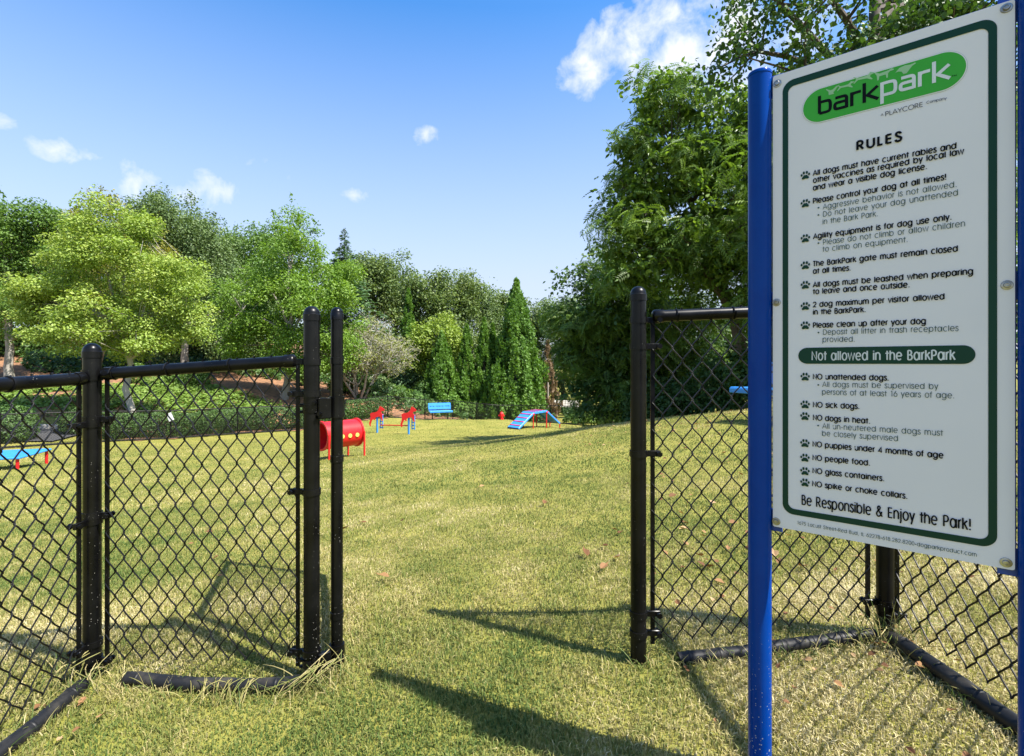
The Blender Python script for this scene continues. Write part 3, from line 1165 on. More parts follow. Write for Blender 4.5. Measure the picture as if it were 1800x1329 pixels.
def stroke(mb, pts, w, M, out):
    """flat ribbon of width w along a 2D line, mitred"""
    p = [Vector(q) for q in pts]
    q = [p[0]]
    for a in p[1:]:
        if (a - q[-1]).length > 1e-6:
            q.append(a)
    p = q
    if len(p) < 2:
        return
    closed = len(p) > 8 and (p[0] - p[-1]).length < 1e-4
    V, n = [], len(p)
    for i in range(n):
        a = (p[i] - p[i - 1]).normalized() if i > 0 else None
        b = (p[i + 1] - p[i]).normalized() if i < n - 1 else None
        if closed and i in (0, n - 1):
            a, b = (p[-1] - p[-2]).normalized(), (p[1] - p[0]).normalized()
        a, b = a or b, b or a
        t = (a + b)
        t = t.normalized() if t.length > 1e-6 else a
        nn = Vector((-t.y, t.x))
        k = max(.35, nn.dot(Vector((-a.y, a.x))))
        m = min(1 / k, 1.9)
        for s in (.5, -.5):
            c = p[i] + nn * w * s * m
            V.append(tuple(M @ Vector((c.x, c.y, out))))
    mb.add(V, [(2 * i, 2 * i + 1, 2 * i + 3, 2 * i + 2) for i in range(n - 1)])


def text_len(s):
    return sum(GLY[c][0] for c in s)


def text(mb, s, p0, p1, cap, wt, M=None, track=0.055, squash=True):
    """write s from baseline point p0 to p1 (panel metres); cap = capital height; wt = stroke weight in em"""
    em = cap / .72
    L = text_len(s) + track * (len(s) - 1)
    d = Vector((p1[0] - p0[0], p1[1] - p0[1]))
    sx = d.length / L if squash else em
    u = d.normalized()
    x = 0.0
    for k, c in enumerate(s):
        adv, sts = GLY[c]
        for j, st in enumerate(sts):
            pts = []
            for (gx, gy) in st:
                if c.islower():       # generous x-height
                    gy = gy * 1.1 if gy <= .52 else .572 + (gy - .52) * .74
                X, Y = (x + gx) * sx, gy * em
                pts.append((p0[0] + u.x * X - u.y * Y, p0[1] + u.y * X + u.x * Y))
            stroke(mb, pts, wt * em, M or SG_M, .0042 + .00003 * ((j + k * 3) % 7))
        x += adv + track


def rrect(x0, y0, x1, y1, r, n=10):
    out = []
    for cx, cy, a0 in ((x1 - r, y1 - r, 0), (x0 + r, y1 - r, 90), (x0 + r, y0 + r, 180), (x1 - r, y0 + r, 270)):
        out += arc(cx, cy, r, r, a0, a0 + 90, n)
    return out


def plate(poly, out, name, mat, parent, org):
    mb = MB()
    mb.add([tuple(SG_M @ Vector((u, v, out))) for u, v in poly], [tuple(range(len(poly)))])
    return mb.build(name, mat, parent, org)


def build_sign():
    gl = SG_O + SG_U * -.0275
    root = empty('rules_sign', (gl.x, gl.y, ground(gl.x, gl.y)),
                 'tall white dog park rules sign bolted between two blue poles', 'sign')
    o = root.location
    r = .0245
    for u in (-.0275, SG_W + .0278):
        c = SG_O + SG_U * u
        mb = MB()
        zb, zt = ground(c.x, c.y) - .3, 1.652
        mb.lathe((c.x, c.y, 0), [(r, zb), (r, zt - .006), (r * 1.04, zt - .006), (r * 1.04, zt - .001), (r * .98, zt + .002), (0, zt + .0025)], 36)
        p = mb.build('pole', BLUE_PAINT, root, o, True)
    M3 = Matrix(((SG_U.x, 0, SG_N.x), (SG_U.y, 0, SG_N.y), (0, 1, 0)))
    mb = MB()
    mb.box(SG_M @ Vector((SG_W / 2, SG_H / 2 + .001, -.0040)), (SG_W + .004, SG_H + .004, .005), M3, .0015)
    mb.build('backing_plate', BLUE_BACK, root, o)
    mb = MB()
    mb.prism(rrect(0, 0, SG_W, SG_H, .004, 4), SG_M, .005)
    pan = mb.build('panel', SIGN_WHITE, root, o)
    # mounting tabs behind and six bolts in front
    for bx, by in ((1367, 148), (1365.5, 532), (1365, 916), (1769, 17.5), (1770, 503.5), (1768, 990)):
        u, v = uv(bx, by)
        mb = MB()
        c = SG_M @ Vector((u, v, .0026))
        mb.lathe(c, [(.0082, 0), (.0085, .0006), (.0080, .0012), (.0052, .0016), (.0050, .0045), (.0042, .0056), (.0028, .0058), (.0024, .0046), (0, .0045)], 20, SG_N)
        mb.build('bolt', GALV, root, o, True)
        mb = MB()
        side = -1 if bx < 1500 else 1
        mb.box(SG_M @ Vector((u + side * .012, v, -.0085)), (.045, .05, .0035), M3, .001)
        mb.build('mounting_tab', BLUE_BACK, root, o)
    # green frame line
    a = z1(142, 700)[0], z1(180, 700)[0], z1(1552, 700)[0], z1(1613, 700)[0]
    to, ti = z1(700, 400)[1], z1(700, 455)[1]
    to, ti = (z1(1500, 152)[1] + z1(230, 548)[1]) / 2, (z1(1500, 205)[1] + z1(240, 592)[1]) / 2
    bo, bi = (z3(170, 979)[1] + z3(1190, 1155)[1]) / 2, (z3(170, 947)[1] + z3(1180, 1119)[1]) / 2
    ro = .022
    O_, I_ = rrect(a[0], bo, a[3], to, ro, 12), rrect(a[1], bi, a[2], ti, ro - .009, 12)
    mb = MB()
    n = len(O_)
    V = [tuple(SG_M @ Vector((u, v, .0035))) for u, v in O_ + I_]
    mb.add(V, [(i, (i + 1) % n, n + (i + 1) % n, n + i) for i in range(n)])
    mb.build('border_stripe', SIGN_GREEN, pan, o)
    # badge
    x0, x1 = z1(275, 780)[0], z1(1411, 440)[0]
    yt = (z1(370, 633)[1] + z1(1290, 335)[1]) / 2
    yb = (z1(370, 860)[1] + z1(1290, 622)[1]) / 2
    e = .0011
    plate(rrect(x0, yb, x1, yt, (yt - yb) / 2 - 1e-4, 16), .0031, 'badge_rim', LOGO_RIM, pan, o)
    plate(rrect(x0 + e * .4, yb + e * .4, x1 - e * .4, yt - e * .4, (yt - yb) / 2 - e * .4 - 1e-4, 16), .0033, 'badge_line', SIGN_WHITE, pan, o)
    plate(rrect(x0 + 2 * e, yb + 2 * e, x1 - 2 * e, yt - 2 * e, (yt - yb) / 2 - 2 * e - 1e-4, 16), .0036, 'badge', LOGO_GREEN, pan, o)
    q = lambda x, y: uv(1400 + x / 5.625, 60 + y / 5.625)
    base0, base1 = q(208, 806), q(820, 650)
    vb = (base0[1] + q(520, 738)[1] + q(655, 690)[1]) / 3
    h = q(210, 620)[1] - q(210, 806)[1]
    em_cap = h * .72 / .86
    mb = MB()
    def badge(mb, letters, ua, ub, v0, wt):
        L = sum(GLY['\x01' + c][0] for c in letters)
        em = em_cap / .72
        sx = (ub - ua) / L
        x = 0
        for k, c in enumerate(letters):
            adv, sts = GLY['\x01' + c]
            for j, st in enumerate(sts):
                stroke(mb, [(ua + (x + gx) * sx, v0 + gy * em) for gx, gy in st], wt * em, SG_M, .0042 + .00003 * ((j + 2 * k) % 5))
            x += adv
    badge(mb, 'bark', q(208, 800)[0], q(822, 650)[0], vb + .002, .125)
    mb.build('badge_lettering', INK, pan, o)
    mb = MB()
    vb2 = (q(1100, 575)[1] + q(1210, 540)[1] + q(1350, 498)[1]) / 3 + .003
    badge(mb, 'park', q(822, 700)[0], q(1530, 460)[0], vb2, .125)
    mb.build('badge_lettering', INK_WHITE, pan, o)
    mb = MB()
    text(mb, 'TM', q(1535, 442), q(1585, 430), .0028, .13)
    # row of small running dogs above the word
    dog = [(-.50, .02), (-.66, -.22), (-.60, -.24), (-.38, -.04), (-.16, -.06), (.16, -.10), (.44, -.30), (.50, -.26), (.34, -.02), (.38, .10), (.56, .14), (.60, .22), (.46, .28), (.36, .34), (.30, .24), (.16, .12), (-.12, .10), (-.36, .12), (-.62, .30), (-.66, .27), (-.50, .12)]
    walk = [(-.44, .10), (-.40, -.32), (-.32, -.32), (-.28, -.02), (.10, -.02), (.14, -.32), (.22, -.32), (.24, .04), (.36, .16), (.54, .16), (.58, .24), (.42, .36), (.28, .26), (-.26, .20), (-.52, .36), (-.56, .32)]
    sit = [(-.30, -.32), (.10, -.32), (.04, -.16), (.18, -.02), (.30, .20), (.50, .34), (.46, .40), (.24, .34), (.02, .14), (-.16, .10), (-.48, .34), (-.52, .30), (-.32, .02)]
    cap_ = [(-.5, -.02), (-.28, .26), (.02, .34), (.32, .28), (.56, .34), (.60, .26), (.40, .14), (.26, -.06), (.12, -.28), (-.06, -.28), (-.16, -.06), (-.34, .02)]
    for (dx, dy), shape, s in (((362, 585), sit, .030), ((492, 540), dog, .030), ((672, 460), dog, .035), ((868, 430), walk, .034), ((1070, 385), cap_, .036)):
        c = q(dx, dy)
        m2 = MB()
        m2.add([tuple(SG_M @ Vector((c[0] + a_ * s * .80, c[1] + b_ * s * .72 + .003, .0040))) for a_, b_ in shape], [tuple(range(len(shape)))])
        m2.build('dog_silhouette', DOG_PALE, pan, o)
    # small maker's line under the badge
    text(mb, 'A', z1(815, 806), z1(833, 802), .0042, .10)
    text(mb, 'PLAYCORE', z1(845, 808), z1(1105, 742), .0088, .075, track=.02)
    text(mb, 'Company', z1(1128, 724), z1(1266, 694), .0046, .09, track=.03)
    text(mb, 'RULES', z1(648, 1040), z1(960, 974), .0175, .17, track=.16)
    B, Lt = .132, .070
    cap = .0108
    bold = [(z1, 'All dogs must have current rabies and', 350, 1213, 1335, 1029), (z1, 'other vaccines as required by local law', 350, 1263, 1385, 1067),
            (z1, 'and wear a visible dog license.', 350, 1314, 1134, 1170),
            (z2, 'Please control your dog at all times!', 350, 309, 1266, 148), (z2, 'Agility equipment is for dog use only.', 352, 552, 1302, 423),
            (z2, 'The BarkPark gate must remain closed', 350, 739, 1345, 640), (z2, 'at all times.', 350, 790, 610, 768),
            (z2, 'All dogs must be leashed when preparing', 350, 883, 1450, 797), (z2, 'to leave and once outside.', 350, 930, 1015, 885),
            (z2, '2 dog maximum per visitor allowed', 350, 1019, 1254, 968), (z2, 'in the BarkPark.', 350, 1070, 713, 1054),
            (z2, 'Please clean up after your dog', 350, 1160, 1126, 1136),
            (z3, 'NO unattended dogs.', 270, 262, 673, 271), (z3, 'NO sick dogs.', 270, 410, 518, 421), (z3, 'NO dogs in heat.', 270, 478, 574, 499),
            (z3, 'NO puppies under 4 months of age', 268, 618, 962, 684), (z3, 'NO people food.', 268, 690, 574, 721),
            (z3, 'NO glass containers.', 268, 759, 649, 804), (z3, 'NO spike or choke collars.', 266, 828, 772, 898)]
    for zf, s, xa, ya, xb, yb_ in bold:
        text(mb, s, zf(xa, ya), zf(xb, yb_), cap, B)
    pa, pb = z3(210, 925), z3(1110, 1066)
    text(mb, 'Be Responsible & Enjoy the Park!', pa, pb, .0205, .088)
    mb.build('lettering', INK, pan, o)
    mb = MB()
    light = [(z2, 'Aggressive behavior is not allowed.', 418, 349, 1338, 199), (z2, 'Do not leave your dog unattended', 418, 400, 1347, 256), (z2, 'in the Bark Park.', 415, 452, 797, 397),
             (z2, 'Please do not climb or allow children', 418, 592, 1395, 469), (z2, 'to climb on equipment.', 415, 640, 1002, 575),
             (z2, 'Deposit all litter in trash receptacles', 418, 1208, 1348, 1186), (z2, 'provided.', 415, 1258, 639, 1256),
             (z3, 'All dogs must be supervised by', 320, 303, 934, 318), (z3, 'persons of at least 16 years of age.', 318, 343, 1021, 367),
             (z3, 'All un-neutered male dogs must', 320, 523, 960, 565), (z3, 'be closely supervised', 318, 562, 723, 592)]
    for zf, s, xa, ya, xb, yb_ in light:
        m2 = MB()
        text(m2, s, zf(xa, ya), zf(xb, yb_), cap, Lt)
        m2.build('fine_lettering', INK_GREY, pan, o)
    text(mb, '1675 Locust Street*Red Bud, IL 62278*618.282.8200*dogparkproduct.com', z3(187, 1029), z3(1138, 1206), .0072, .075)
    for zf, x, y in ((z2, 388, 338), (z2, 388, 387), (z2, 388, 580), (z2, 388, 1193), (z3, 299, 293), (z3, 298, 508)):
        c = zf(x, y)
        m2 = MB()
        m2.add([tuple(SG_M @ Vector((a_, b_, .0042))) for a_, b_ in arc(c[0], c[1], .0017, .0017, 0, 330, 11)], [tuple(range(12))])
        m2.build('bullet_dot', INK_GREY, pan, o)
    mb.build('fine_lettering', INK_GREY, pan, o)
    # banner
    bx0, bx1 = z3(193, 140)[0], z3(1131, 135)[0]
    by1, by0 = (z3(300, 95)[1] + z3(1080, 86)[1]) / 2, z3(660, 183)[1]
    plate(rrect(bx0, by0, bx1, by1, (by1 - by0) / 2 - 1e-4, 12), .0036, 'banner', SIGN_GREEN, pan, o)
    mb = MB()
    text(mb, 'Not allowed in the BarkPark', (z3(263, 162)[0], z3(640, 162)[1]), (z3(1024, 160)[0], z3(640, 162)[1]), .0182, .098)
    mb.build('banner_lettering', INK_WHITE, pan, o)
    # paw bullets
    for zf, x, y in ((z2, 298, 113), (z2, 298, 305), (z2, 298, 545), (z2, 298, 730), (z2, 298, 865), (z2, 298, 1010), (z2, 298, 1142),
                     (z3, 229, 248), (z3, 229, 395), (z3, 228, 457), (z3, 228, 600), (z3, 228, 677), (z3, 228, 748), (z3, 228, 808)):
        cu, cv = zf(x, y)
        mb = MB()
        s = .0086
        pad = spl([(0, -.05), (-.32, -.02), (-.52, -.32), (-.78, -.62), (-.66, -.98), (-.3, -.96), (0, -.86), (.3, -.96), (.66, -.98), (.78, -.62), (.52, -.32), (.32, -.02), (0, -.05)], 3)[:-1]
        mb.add([tuple(SG_M @ Vector((cu + a_ * s, cv + b_ * s, .0042))) for a_, b_ in pad], [tuple(range(len(pad)))])
        for tx, ty, rx, ry in ((-.82, .08, .22, .33), (-.33, .58, .24, .38), (.33, .58, .24, .38), (.82, .08, .22, .33)):
            e_ = arc(tx, ty, rx, ry, 0, 330, 11)
            mb.add([tuple(SG_M @ Vector((cu + a_ * s, cv + b_ * s, .0042))) for a_, b_ in e_], [tuple(range(len(e_)))])
        mb.build('paw_print', SIGN_GREEN, pan, o)


build_sign()

# ------------------------------------------------------------------ play equipment on the lawn
def tube_tunnel():
    c = G(596, 11.4)
    ax = Vector((.65, .76, 0)).normalized()             # from the near mouth to the far one
    ang = math.atan2(ax.y, ax.x)
    root = empty('tunnel', c, 'red barrel tunnel on four legs with round yellow side holes, behind the gatepost', 'tunnel', rz=ang)
    L, R, zc = .86, .30, .53
    mb = MB()
    n = 40
    prof = [(R - .012, -L / 2), (R, -L / 2), (R, L / 2), (R - .012, L / 2), (R - .012, -L / 2)]
    mb.lathe((0, 0, zc), prof[:-1], n, (1, 0, 0))
    V = mb.V[0]
    mb2 = MB()       # open shell: outside, inside, two rims
    k = np.arange(n)
    a = k / n * 2 * math.pi
    ring = lambda r, x: np.stack([np.full(n, x), r * np.cos(a), zc + r * np.sin(a)], 1)
    V = np.concatenate([ring(R, -L / 2), ring(R, L / 2), ring(R - .014, L / 2), ring(R - .014, -L / 2)])
    Fc = []
    for s in range(4):
        for j in range(n):
            j2 = (j + 1) % n
            Fc.append((s * n + j, s * n + j2, ((s + 1) % 4) * n + j2, ((s + 1) % 4) * n + j))
    mb2.add(V, Fc).build('barrel', PLAY_RED, root, smooth=True)
    for x in (-L / 2, L / 2):
        mb = MB()
        V = np.concatenate([ring(R + .025, x - .018), ring(R + .025, x + .018), ring(R - .016, x + .018), ring(R - .016, x - .018)])
        mb.add(V, Fc).build('rim', PLAY_RED, root, smooth=True)
        for sy in (-1, 1):
            mb = MB()
            mb.tube([Vector((x, sy * (R + .03), zc + .05)), Vector((x, sy * (R + .03), -.1))], .021, 12)
            mb.build('leg', PLAY_RED, root, smooth=True)
    for x in (-.27, -.09, .09, .27):
        for sy in (-1, 1):
            mb = MB()
            mb.lathe((x, sy * (R - .003), zc - .02), [(.046, 0), (.046, .010), (.032, .012), (0, .012)], 18, (0, sy, 0))
            mb.build('side_window', YELLOW_HOLE, root, smooth=True)


DOG = [(-.30, .02), (-.27, -.12), (-.30, -.26), (-.345, -.40), (-.33, -.50), (-.30, -.545), (-.255, -.54), (-.27, -.47), (-.235, -.36), (-.185, -.25), (-.14, -.20), (-.11, -.27), (-.05, -.26), (-.06, -.17),
       (.04, -.11), (.16, -.09), (.21, -.15), (.25, -.25), (.29, -.30), (.33, -.27), (.31, -.19), (.285, -.08), (.31, .0), (.26, .05), (.23, .12),
       (.27, .17), (.36, .175), (.40, .215), (.395, .26), (.34, .30), (.29, .345), (.25, .375), (.21, .35), (.215, .40), (.17, .40), (.15, .33), (.11, .22), (.03, .14), (-.08, .10), (-.20, .09), (-.27, .06)]


def dog_jump():
    p0, p1 = G(663, 22.2), G(718.5, 21.4)
    root = empty('hurdle_jump', (p0 + p1) / 2, 'dog agility jump with two red dog cutouts on blue posts and a red bar', 'agility jump')
    o = root.location
    dv = (p1 - p0)
    dv.z = 0
    dv.normalize()
    fw = Vector((-dv.y, dv.x, 0))
    for p in (p0, p1):
        mb = MB()
        M = Matrix(((dv.x, fw.x, 0), (dv.y, fw.y, 0), (0, 0, 1)))
        mb.box(p + UP * .36, (.07, .07, .86), M, .012)
        post = mb.build('post', PLAY_BLUE, root, o)
        mb = MB()       # rung plate behind the post carrying the bar cups
        q = p + dv * .19 + fw * .06
        for du in (-.07, .07):
            mb.box(q + dv * du + UP * .5, (.035, .04, .62), M, .008)
        for k in range(5):
            mb.box(q + UP * (.24 + k * .13), (.11, .03, .045), M, .008)
        mb.build('bar_ladder', PLAY_BLUE, post, o)
        mb = MB()
        mb.box(q + UP * .80 + dv * .01, (.17, .05, .035), M, .01)
        mb.build('clip', PINK, post, o)
        mb = MB()
        vx = (dv * .93 + fw * .36).normalized()
        Md = Matrix(((vx.x, 0, -vx.y, p.x - fw.x * .06), (vx.y, 0, vx.x, p.y - fw.y * .06), (0, 1, 0, p.z + .80), (0, 0, 0, 1)))
        mb.prism([(a * .92, b * .92) for a, b in DOG], Md, .02)
        mb.build('dog_cutout', PLAY_RED, root, o)
    mb = MB()
    mb.cyl(p0 + UP * .34 + dv * .14 + fw * .05, p1 + UP * .36 + fw * .05, .022, 10)
    mb.build('bar', PLAY_RED, root, o, True)


def park_bench(loc, rz, label, panel=True):
    """bench 1.25 m wide, local +y is the back"""
    root = empty('park_bench', loc, label, 'bench', 'blue plastic coated benches', rz)
    w = 1.25
    mb = MB()
    if panel:
        # back panel with a row of cut-outs: assembled from bars leaving small gaps
        M = Matrix.Rotation(math.radians(-14), 3, 'X')
        mb.box((0, .237, .79), (w, .03, .17), M, .012)
        mb.box((0, .198, .60), (w, .03, .15), M, .012)
        for k in range(8):
            x = -w / 2 + .04 + k * (w - .08) / 7
            mb.box((x, .217, .69), (.10 if k in (0, 7) else .055 + .03 * (k % 3), .028, .07), M, .006)
    else:
        M = Matrix.Rotation(math.radians(-14), 3, 'X')
        mb.box((0, .217, .69), (w, .03, .34), M, .012)
    mb.build('backrest', PLAY_BLUE, root)
    mb = MB()
    for k in range(4):
        mb.box((0, -.26 + k * .115, .452 + .006 * abs(k - 1.5)), (w, .108, .035), None, .010)
    mb.box((0, -.315, .425), (w, .018, .07), None, .006)
    mb.build('seat', PLAY_BLUE, root)
    for s in (-1, 1):
        mb = MB()
        x = s * .43
        mb.box((x, .07, .20), (.06, .06, .56), None, .006)
        mb.box((x, -.04, .415), (.05, .46, .04), None, .006)
        mb.tube([Vector((x, .12, .40)), Vector((x, .205, .46)), Vector((x, .262, .84))], .024, 8)
        mb.build('leg', DARK_STEEL, root)
    return root


def hydrant():
    c = G(881.6, 29.5)
    root = empty('fire_hydrant', c, 'small red play hydrant at the far edge of the lawn near the ramp', 'hydrant')
    mb = MB()
    mb.lathe((0, 0, -.02), [(.14, 0), (.14, .05), (.095, .06), (.09, .27), (.115, .28), (.115, .31)], 18)
    mb.build('barrel', PLAY_RED, root, smooth=True)
    mb = MB()
    mb.lathe((0, 0, .29), [(.12, 0), (.115, .03), (.10, .08), (.065, .125), (.03, .14), (.03, .17), (0, .172)], 18)
    mb.build('bonnet', PLAY_RED, root, smooth=True)
    for ax in ((1, 0, 0), (-1, 0, 0), (0, -1, 0)):
        mb = MB()
        mb.lathe(Vector(ax) * .08 + UP * .21, [(.045, 0), (.045, .05), (.058, .052), (.058, .08), (.02, .082), (.02, .10), (0, .10)], 14, ax)
        mb.build('nozzle', PLAY_RED, root, smooth=True)


def ramp():
    a, b = Vector((.30, 23.7, 0)), Vector((2.42, 25.75, 0))
    ax = (b - a).normalized()
    sd = Vector((-ax.y, ax.x, 0))                        # toward the left/back edge
    L = (b - a).length
    W = .72
    root = empty('dog_ramp', (a.x + ax.x * L / 2, a.y + ax.y * L / 2, ground((a.x + b.x) / 2, (a.y + b.y) / 2)),
                 'blue dog walk ramp with red cross slats and red legs', 'agility ramp')
    o = root.location
    g0, g1 = ground(a.x, a.y), ground(b.x, b.y)
    Ht = .66
    st = [(0, g0 + .05), (L * .345, g0 + .05 + Ht), (L * .665, g0 + .09 + Ht), (L, g1 + .24)]
    pt = lambda s, w, z: Vector((a.x + ax.x * s + sd.x * w, a.y + ax.y * s + sd.y * w, z))
    for (s0, h0), (s1, h1) in zip(st, st[1:]):
        d = (pt(s1, 0, h1) - pt(s0, 0, h0))
        ln = d.length
        d.normalize()
        nr = d.cross(sd) * -1
        if nr.z < 0:
            nr = -nr
        M = Matrix(((d.x, sd.x, nr.x), (d.y, sd.y, nr.y), (d.z, sd.z, nr.z)))
        mb = MB()
        mid = (pt(s0, W / 2, h0) + pt(s1, W / 2, h1)) / 2
        mb.box(mid, (ln - .006, W, .045), M, .008)
        dk = mb.build('deck', PLAY_BLUE, root, o)
        mb = MB()
        for k in range(4):
            mb.box(mid + d * (ln * ((k + .6) / 4.2 - .5)) + nr * .032, (.05, W * .98, .022), M, .005)
        mb.build('slat', PLAY_RED, dk, o)
        for w in (.0, W):
            mb = MB()
            mb.box((pt(s0, w, h0) + pt(s1, w, h1)) / 2 - nr * .03, (ln - .004, .03, .075), M, .006)
            mb.build('side_rail', PLAY_BLUE, dk, o)
    for s, h in st[1:]:
        for w in (.03, W - .03):
            x, y = pt(s, w, 0).x, pt(s, w, 0).y
            mb = MB()
            mb.cyl((x, y, ground(x, y) - .1), (x, y, h - .01), .026, 10)
            mb.build('leg', PLAY_RED, root, o, True)
    for s, h in st[1:3]:
        mb = MB()
        for w in (-.005, W + .005):
            mb.lathe(pt(s, w, h - .07), [(.055, -.012), (.055, .012)], 10, sd)
        mb.build('joint_plate', PLAY_RED, root, o)
    mb = MB()
    mb.box(pt(-.015, W / 2, g0 + .015), (.03, W, .10), Matrix(((ax.x, sd.x, 0), (ax.y, sd.y, 0), (0, 0, 1))), .005)
    mb.build('end_cap', PLAY_DARK, root, o)


def pause_table():
    c = Vector((-11.86, 11.95, 0))
    c.z = ground(c.x, c.y)
    root = empty('pause_table', c, 'low square blue pause table on red legs at the left of the lawn', 'agility table', rz=math.radians(16))
    mb = MB()
    mb.box((0, 0, .32), (1.25, 1.25, .05), None, .015)
    mb.build('tabletop', PLAY_BLUE, root)
    for x in (-.55, .55):
        for y in (-.55, .55):
            mb = MB()
            mb.cyl((x, y, -.12), (x, y, .30), .032, 12)
            mb.build('leg', PLAY_RED, root, smooth=True)


def shelter():
    c = Vector((5.05, 47, ground(5.05, 47)))
    top = EYE - (704 - HY) / 900 * 47
    root = empty('park_shelter', c, 'small open shelter with a weathered grey plank roof beyond the far fence', 'shelter', rz=math.radians(-12))
    h = top - c.z
    mb = MB()
    n = 9
    for side in (-1, 1):
        for k in range(n):
            x = -1.05 + k * 2.1 / (n - 1)
            M = Matrix.Rotation(math.radians(side * -33), 3, 'X')
            mb.box((x, side * .42, h - .27), (2.1 / n * .93, 1.0, .04), M, .005)
    for side in (-1, 1):
        for q in (-.33, 0, .33):
            mb.box((0, side * (.42 + q * .84), h - .245 - q * .545), (2.16, .05, .03), None, .004)
    mb.build('roof', WOOD_GREY, root)
    for x in (-.9, .9):
        for y in (-.7, .7):
            mb = MB()
            mb.box((x, y, (h - .5) / 2), (.11, .11, h - .5), None, .008)
            mb.build('post', WOOD_GREY, root)


tube_tunnel()
dog_jump()
bl = G(774, 28.0)
park_bench(bl, math.radians(20), 'bright blue bench in the sun by the bend of the far fence')
b2 = Vector((3.87, 7.45, ground(3.87, 7.45)))
park_bench(b2, math.radians(-72), 'blue bench in the shade of the big tree behind the sign pole', False)
hydrant()
ramp()
pause_table()
shelter()

# ------------------------------------------------------------------ vegetation
def rot_from(nrm, up, rg):
    """orthonormal bases: y along up-ish direction in the leaf plane, z along nrm; arrays (n,3)"""
    z = nrm / np.maximum(np.linalg.norm(nrm, axis=1, keepdims=True), 1e-9)
    y = up - z * (up * z).sum(1, keepdims=True)
    y /= np.maximum(np.linalg.norm(y, axis=1, keepdims=True), 1e-9)
    x = np.cross(y, z)
    return np.stack([x, y, z], -1)           # columns


TPL_LEAF = (np.array([(0, 0, 0), (.32, .45, .07), (0, 1, -.03), (-.32, .45, .07)]), [(0, 1, 2, 3)])
TPL_OVAL = (np.array([(0, 0, 0), (.26, .22, .03), (.30, .58, .05), (0, 1, -.05), (-.30, .58, .05), (-.26, .22, .03)]), [(0, 1, 2, 3, 4, 5)])
TPL_SPRAY = (np.array([(0, 0, 0), (.5, .3, .1), (.25, .75, .0), (0, .35, 0), (-.5, .35, .1), (-.3, .85, .05), (.08, .4, .1), (.1, 1.1, -.1), (-.12, 1.0, .1)]),
             [(0, 1, 2, 3), (0, 3, 5, 4), (0, 6, 7, 8)])
TPL_NEEDLE = (np.array([(-.10, 0, 0), (.10, 0, 0), (.05, .6, .04), (0, 1, 0), (-.05, .6, -.04)]), [(0, 1, 2, 3, 4)])


def tpl_frond(pairs=7, L=.5):
    """drooping pinnate frond"""
    V, Fc = [], []
    for k in range(pairs):
        t = (k + 1) / (pairs + .6)
        y, z = t * L * .95, -.55 * L * t * t
        ll = .155 * (1 - .35 * abs(t - .45)) * L / .5
        for s in (-1, 1):
            i = len(V)
            tip = (s * ll * .93, y + ll * .45, z - ll * .40)
            m1 = (s * ll * .42, y + ll * .02, z - ll * .06)
            m2 = (s * ll * .40, y + ll * .40, z - ll * .10)
            V += [(s * .003, y, z), m1, tip, m2]
            Fc.append((i, i + 1, i + 2, i + 3) if s > 0 else (i, i + 3, i + 2, i + 1))
    i = len(V)
    V += [(0, L * .93, -.5 * L), (.03, L * 1.02, -.58 * L), (0, L * 1.16, -.75 * L), (-.03, L * 1.02, -.58 * L)]
    Fc.append((i, i + 1, i + 2, i + 3))
    return np.array(V), Fc


TPL_FROND = tpl_frond()


def scatter(name, tpl, pos, R, size, rnd, mat, parent=None, org=(0, 0, 0)):
    tv, tf = tpl
    n, k = len(pos), len(tv)
    V = np.einsum('nij,kj->nki', R, tv) * np.asarray(size)[:, None, None] + pos[:, None, :]
    V = V.reshape(-1, 3) - np.asarray(tuple(org))
    lens = [len(f) for f in tf]
    fl = np.concatenate([np.array(f) for f in tf])
    loops = (np.arange(n)[:, None] * k + fl[None]).ravel()
    totals = np.tile(lens, n)
    starts = np.concatenate([[0], np.cumsum(totals)[:-1]])
    me = np_mesh(name, V, loops, starts, totals, False, {'rnd': np.repeat(rnd, k)})
    me.materials.append(mat)
    o = bpy.data.objects.new(name, me)
    if parent is not None:
        o.parent = parent
    return link(o)


def unit(rg, n):
    v = rg.normal(size=(n, 3))
    return v / np.linalg.norm(v, axis=1, keepdims=True)


def lobe(rg):
    """a bumpy direction-dependent scale"""
    c = unit(rg, 9)
    a = rg.uniform(-.22, .3, 9)
    return lambda d: 1 + (a * np.exp(-4 * (1 - d @ c.T))).sum(1)


def blobs_px(bl, Z, rg, depth=.9, zj=.25):
    """crown lobes given as bearing, height and size at distance Z -> world ellipsoids"""
    out = []
    for b in bl:
        px, py, rx, ry = b[:4]
        r = (rx + ry) / 2 / F * Z
        zz = Z + (b[4] if len(b) > 4 else rg.uniform(-zj, zj) * r)
        c = P(px, py, zz)
        out.append((np.array(c), np.array([rx / F * Z, r * depth, ry / F * Z])))
    return out


def sample_blobs(bl, n, rg, shell=2.0, lob=True):
    vol = np.array([np.prod(r) ** (2 / 3) for _, r in bl])
    idx = rg.choice(len(bl), n, p=vol / vol.sum())
    d = unit(rg, n)
    rad = rg.random(n) ** (1 / (3 * shell / 2))
    pos = np.empty((n, 3))
    out = np.empty((n, 3))
    for i, (c, r) in enumerate(bl):
        m = idx == i
        sc = lobe(rg)(d[m]) if lob else 1
        pos[m] = c + d[m] * r * (rad[m] * sc)[:, None]
    out = d
    return pos, out


